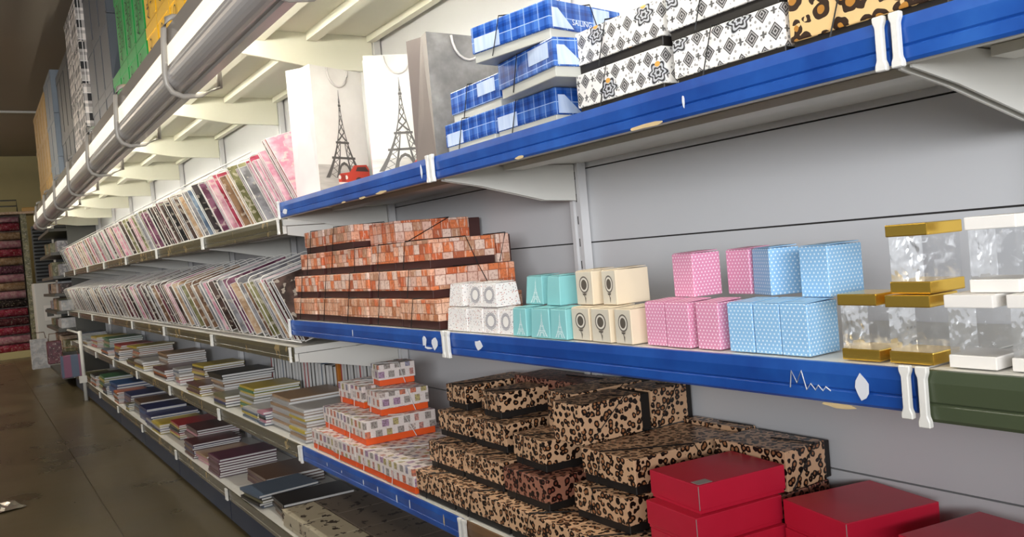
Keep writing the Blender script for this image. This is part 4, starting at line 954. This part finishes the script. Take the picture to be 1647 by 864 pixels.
# striped carrier and red carrier hanging on a white stand at the end of the run
t = thing('stand', 'white metal stand foot at the end of the shelf run', 'stand', (.772, 8.36, FLOOR))
m = MB(); m.tube([(0, 0, .0), (0, 0, .62)], .016, 8); part('leg', m, 'white_metal', t)
m = MB(); m.tube([(0, 0, .60), (-.02, .9, .60)], .010, 8); part('arm', m, 'white_metal', t)
m = MB(); m.box(-.04, .02, -.02, .02, .16, .22); part('bracket', m, 'white_metal', t)
def carrier(label, x, y, z, w, d, h, mat):
    t = thing('carrier_bag', label, 'bag', (x, y, z), 0); m = MB(); m.box(0, w, 0, d, 0, h, 0, .0, .012); part('body', m, mat, t, .006)
    m = MB(); m.tube([(.02, d / 2, h), (.03, d / 2, h + .07), (w - .03, d / 2, h + .07), (w - .02, d / 2, h)], .005, 5); part('handle', m, 'c_brown', t); return t
carrier('pink and blue striped carrier bag hanging at the end of the shelf run', .612, 8.50, -.815, .165, .10, .20, 'stripe_bag')
carrier('dark red carrier bag hanging behind the striped one', .56, 9.22, -.73, .125, .12, .22, 'c_wine')
carrier('pale crinkled carrier bag beside the white cabinet', .50, 10.9, -.90, .18, .12, .34, 'c_pale grey')
# white cabinet and dark louvred stand
t = thing('cabinet', 'white cabinet with a printed notice at the end of the aisle', 'cabinet', (.69, 12.7, FLOOR))
m = MB(); m.box(0, .5, 0, .5, .0, 1.10); part('body', m, 'white_metal', t, .006)
m = MB(); m.box(.02, .24, -.004, -.0005, .03, 1.06); part('door', m, 'white_metal', t); m = MB(); m.box(.26, .48, -.004, -.0005, .03, 1.06); part('door', m, 'white_metal', t)
m = MB(); m.box(.09, .24, -.006, -.0045, .60, .80); m.face([(.12, -.0065, .65), (.2, -.0065, .65), (.2, -.0065, .76), (.12, -.0065, .76)], None, 1); part('notice', m, ['white_card', 'steel_dark'], t)
t = thing('louvre_stand', 'tall dark slatted stand with a white post above the cabinet', 'stand', (.68, 12.72, .085))
for k in range(15):
    m = MB(); m.box(.06, .52, 0, .10, .03 + k * .048, .048 + k * .048); part('slat', m, 'dark', t)
m = MB(); m.box(.27, .31, -.03, -.005, 0, .76); part('post', m, 'white_metal', t)
m = MB(); m.box(.05, .53, .11, .14, 0, .76); part('back_board', m, 'steel_dark', t)
# rack of wrapping-paper rolls
t = thing('roll_rack', 'tall wooden rack of horizontal wrapping paper rolls by the end wall', 'rack', (-.8, 14.9, FLOOR))
m = MB(); m.box(1.52, 1.60, 0, .42, 0, 2.2); part('post', m, 'c_olive', t); m = MB(); m.box(-.08, 0, 0, .42, 0, 2.2); part('post', m, 'c_olive', t)
m = MB(); m.box(-.08, 1.6, 0, .42, 0.0, .10); part('plinth', m, 'wall_yellow', t)
m = MB(); m.box(-.08, 1.6, .38, .42, .1, 2.2); part('back_board', m, 'c_brown', t)
m = MB(); m.box(-.08, 1.75, -.02, .42, 2.2, 2.235); part('top_board', m, 'c_tan', t)
for k in range(2):
    m = MB(); m.tube([(-.05, .2, 2.34 + .09 * k), (1.5, .2, 2.34 + .09 * k), (1.5, .2, 2.235)], .012, 6); part('top_wire', m, 'steel_dark', t)
RC = [('crimson', .15), ('dusty pink', .28), ('crimson', .42), ('wine', .56), ('crimson', .70), ('black', .84), ('dusty pink', .97), ('tan', 1.10), ('dusty pink', 1.23), ('plum', 1.36), ('tan', 1.49), ('crimson', 1.62), ('dusty pink', 1.75), ('tan', 1.88), ('crimson', 2.02), ('dusty pink', 2.13)]
for k, (c, z) in enumerate(RC):
    m = MB(); m.tube([(-.78, 15.06, FLOOR + z), (.70, 15.06, FLOOR + z)], .062 if z < 2.1 else .045, 12)
    o = link('paper_roll', m.mesh('paper_roll', ['c_' + c]), None); tag(o, '%s wrapping paper roll in the end rack, %s from the bottom' % (c, nth(k + 1)), 'roll', 'wrapping paper rolls in the end rack')
m = MB(); m.box(0, .22, 0, .14, 0, .07); o = link('parcel', m.mesh('parcel', ['box_kraft'], .01), None, (.76, 15.0, FLOOR + 2.2352)); tag(o, 'small yellow parcel lying on top of the paper roll rack', 'parcel')
# unseen counter added behind the camera to shade the low shelves
t = thing('shade_counter', 'long pale unseen counter added behind the viewer to shade the low shelves', 'counter', (-3.0, -1.25, FLOOR))
m = MB(); m.box(.03, 3.37, .03, .47, 0, .93); part('front', m, 'grey_metal', t)
m = MB(); m.box(0, 3.4, 0, .5, .931, .965); part('worktop', m, 'white_card', t, .004)
for k in range(4):
    m = MB(); m.box(.06 + k * .83, .84 + k * .83, .471, .485, .06, .88); part('door', m, 'white_metal', t, .003)
# small crumpled shiny sheet on the floor
m = MB(); rr = random.Random(9)
pts = [(rr.uniform(-.075, .075), rr.uniform(-.16, .16), 0) for _ in range(1)]
nx, ny = 7, 6
gz = [[rr.uniform(0, .010) for _ in range(ny)] for _ in range(nx)]
for a in range(nx - 1):
    for b in range(ny - 1):
        q = [(a, b), (a + 1, b), (a + 1, b + 1), (a, b + 1)]
        m.face([(-.075 + .15 * i / (nx - 1), -.14 + .28 * j / (ny - 1) * (1 - .3 * abs(i - 3) / 3), gz[i][j] + .0005) for i, j in q], None, 0)
o = link('silver_sheet', m.mesh('silver_sheet', ['foil']), None, (.02, 4.72, FLOOR + .0005), .3); tag(o, 'crumpled shiny silver sheet lying on the concrete floor', 'litter')
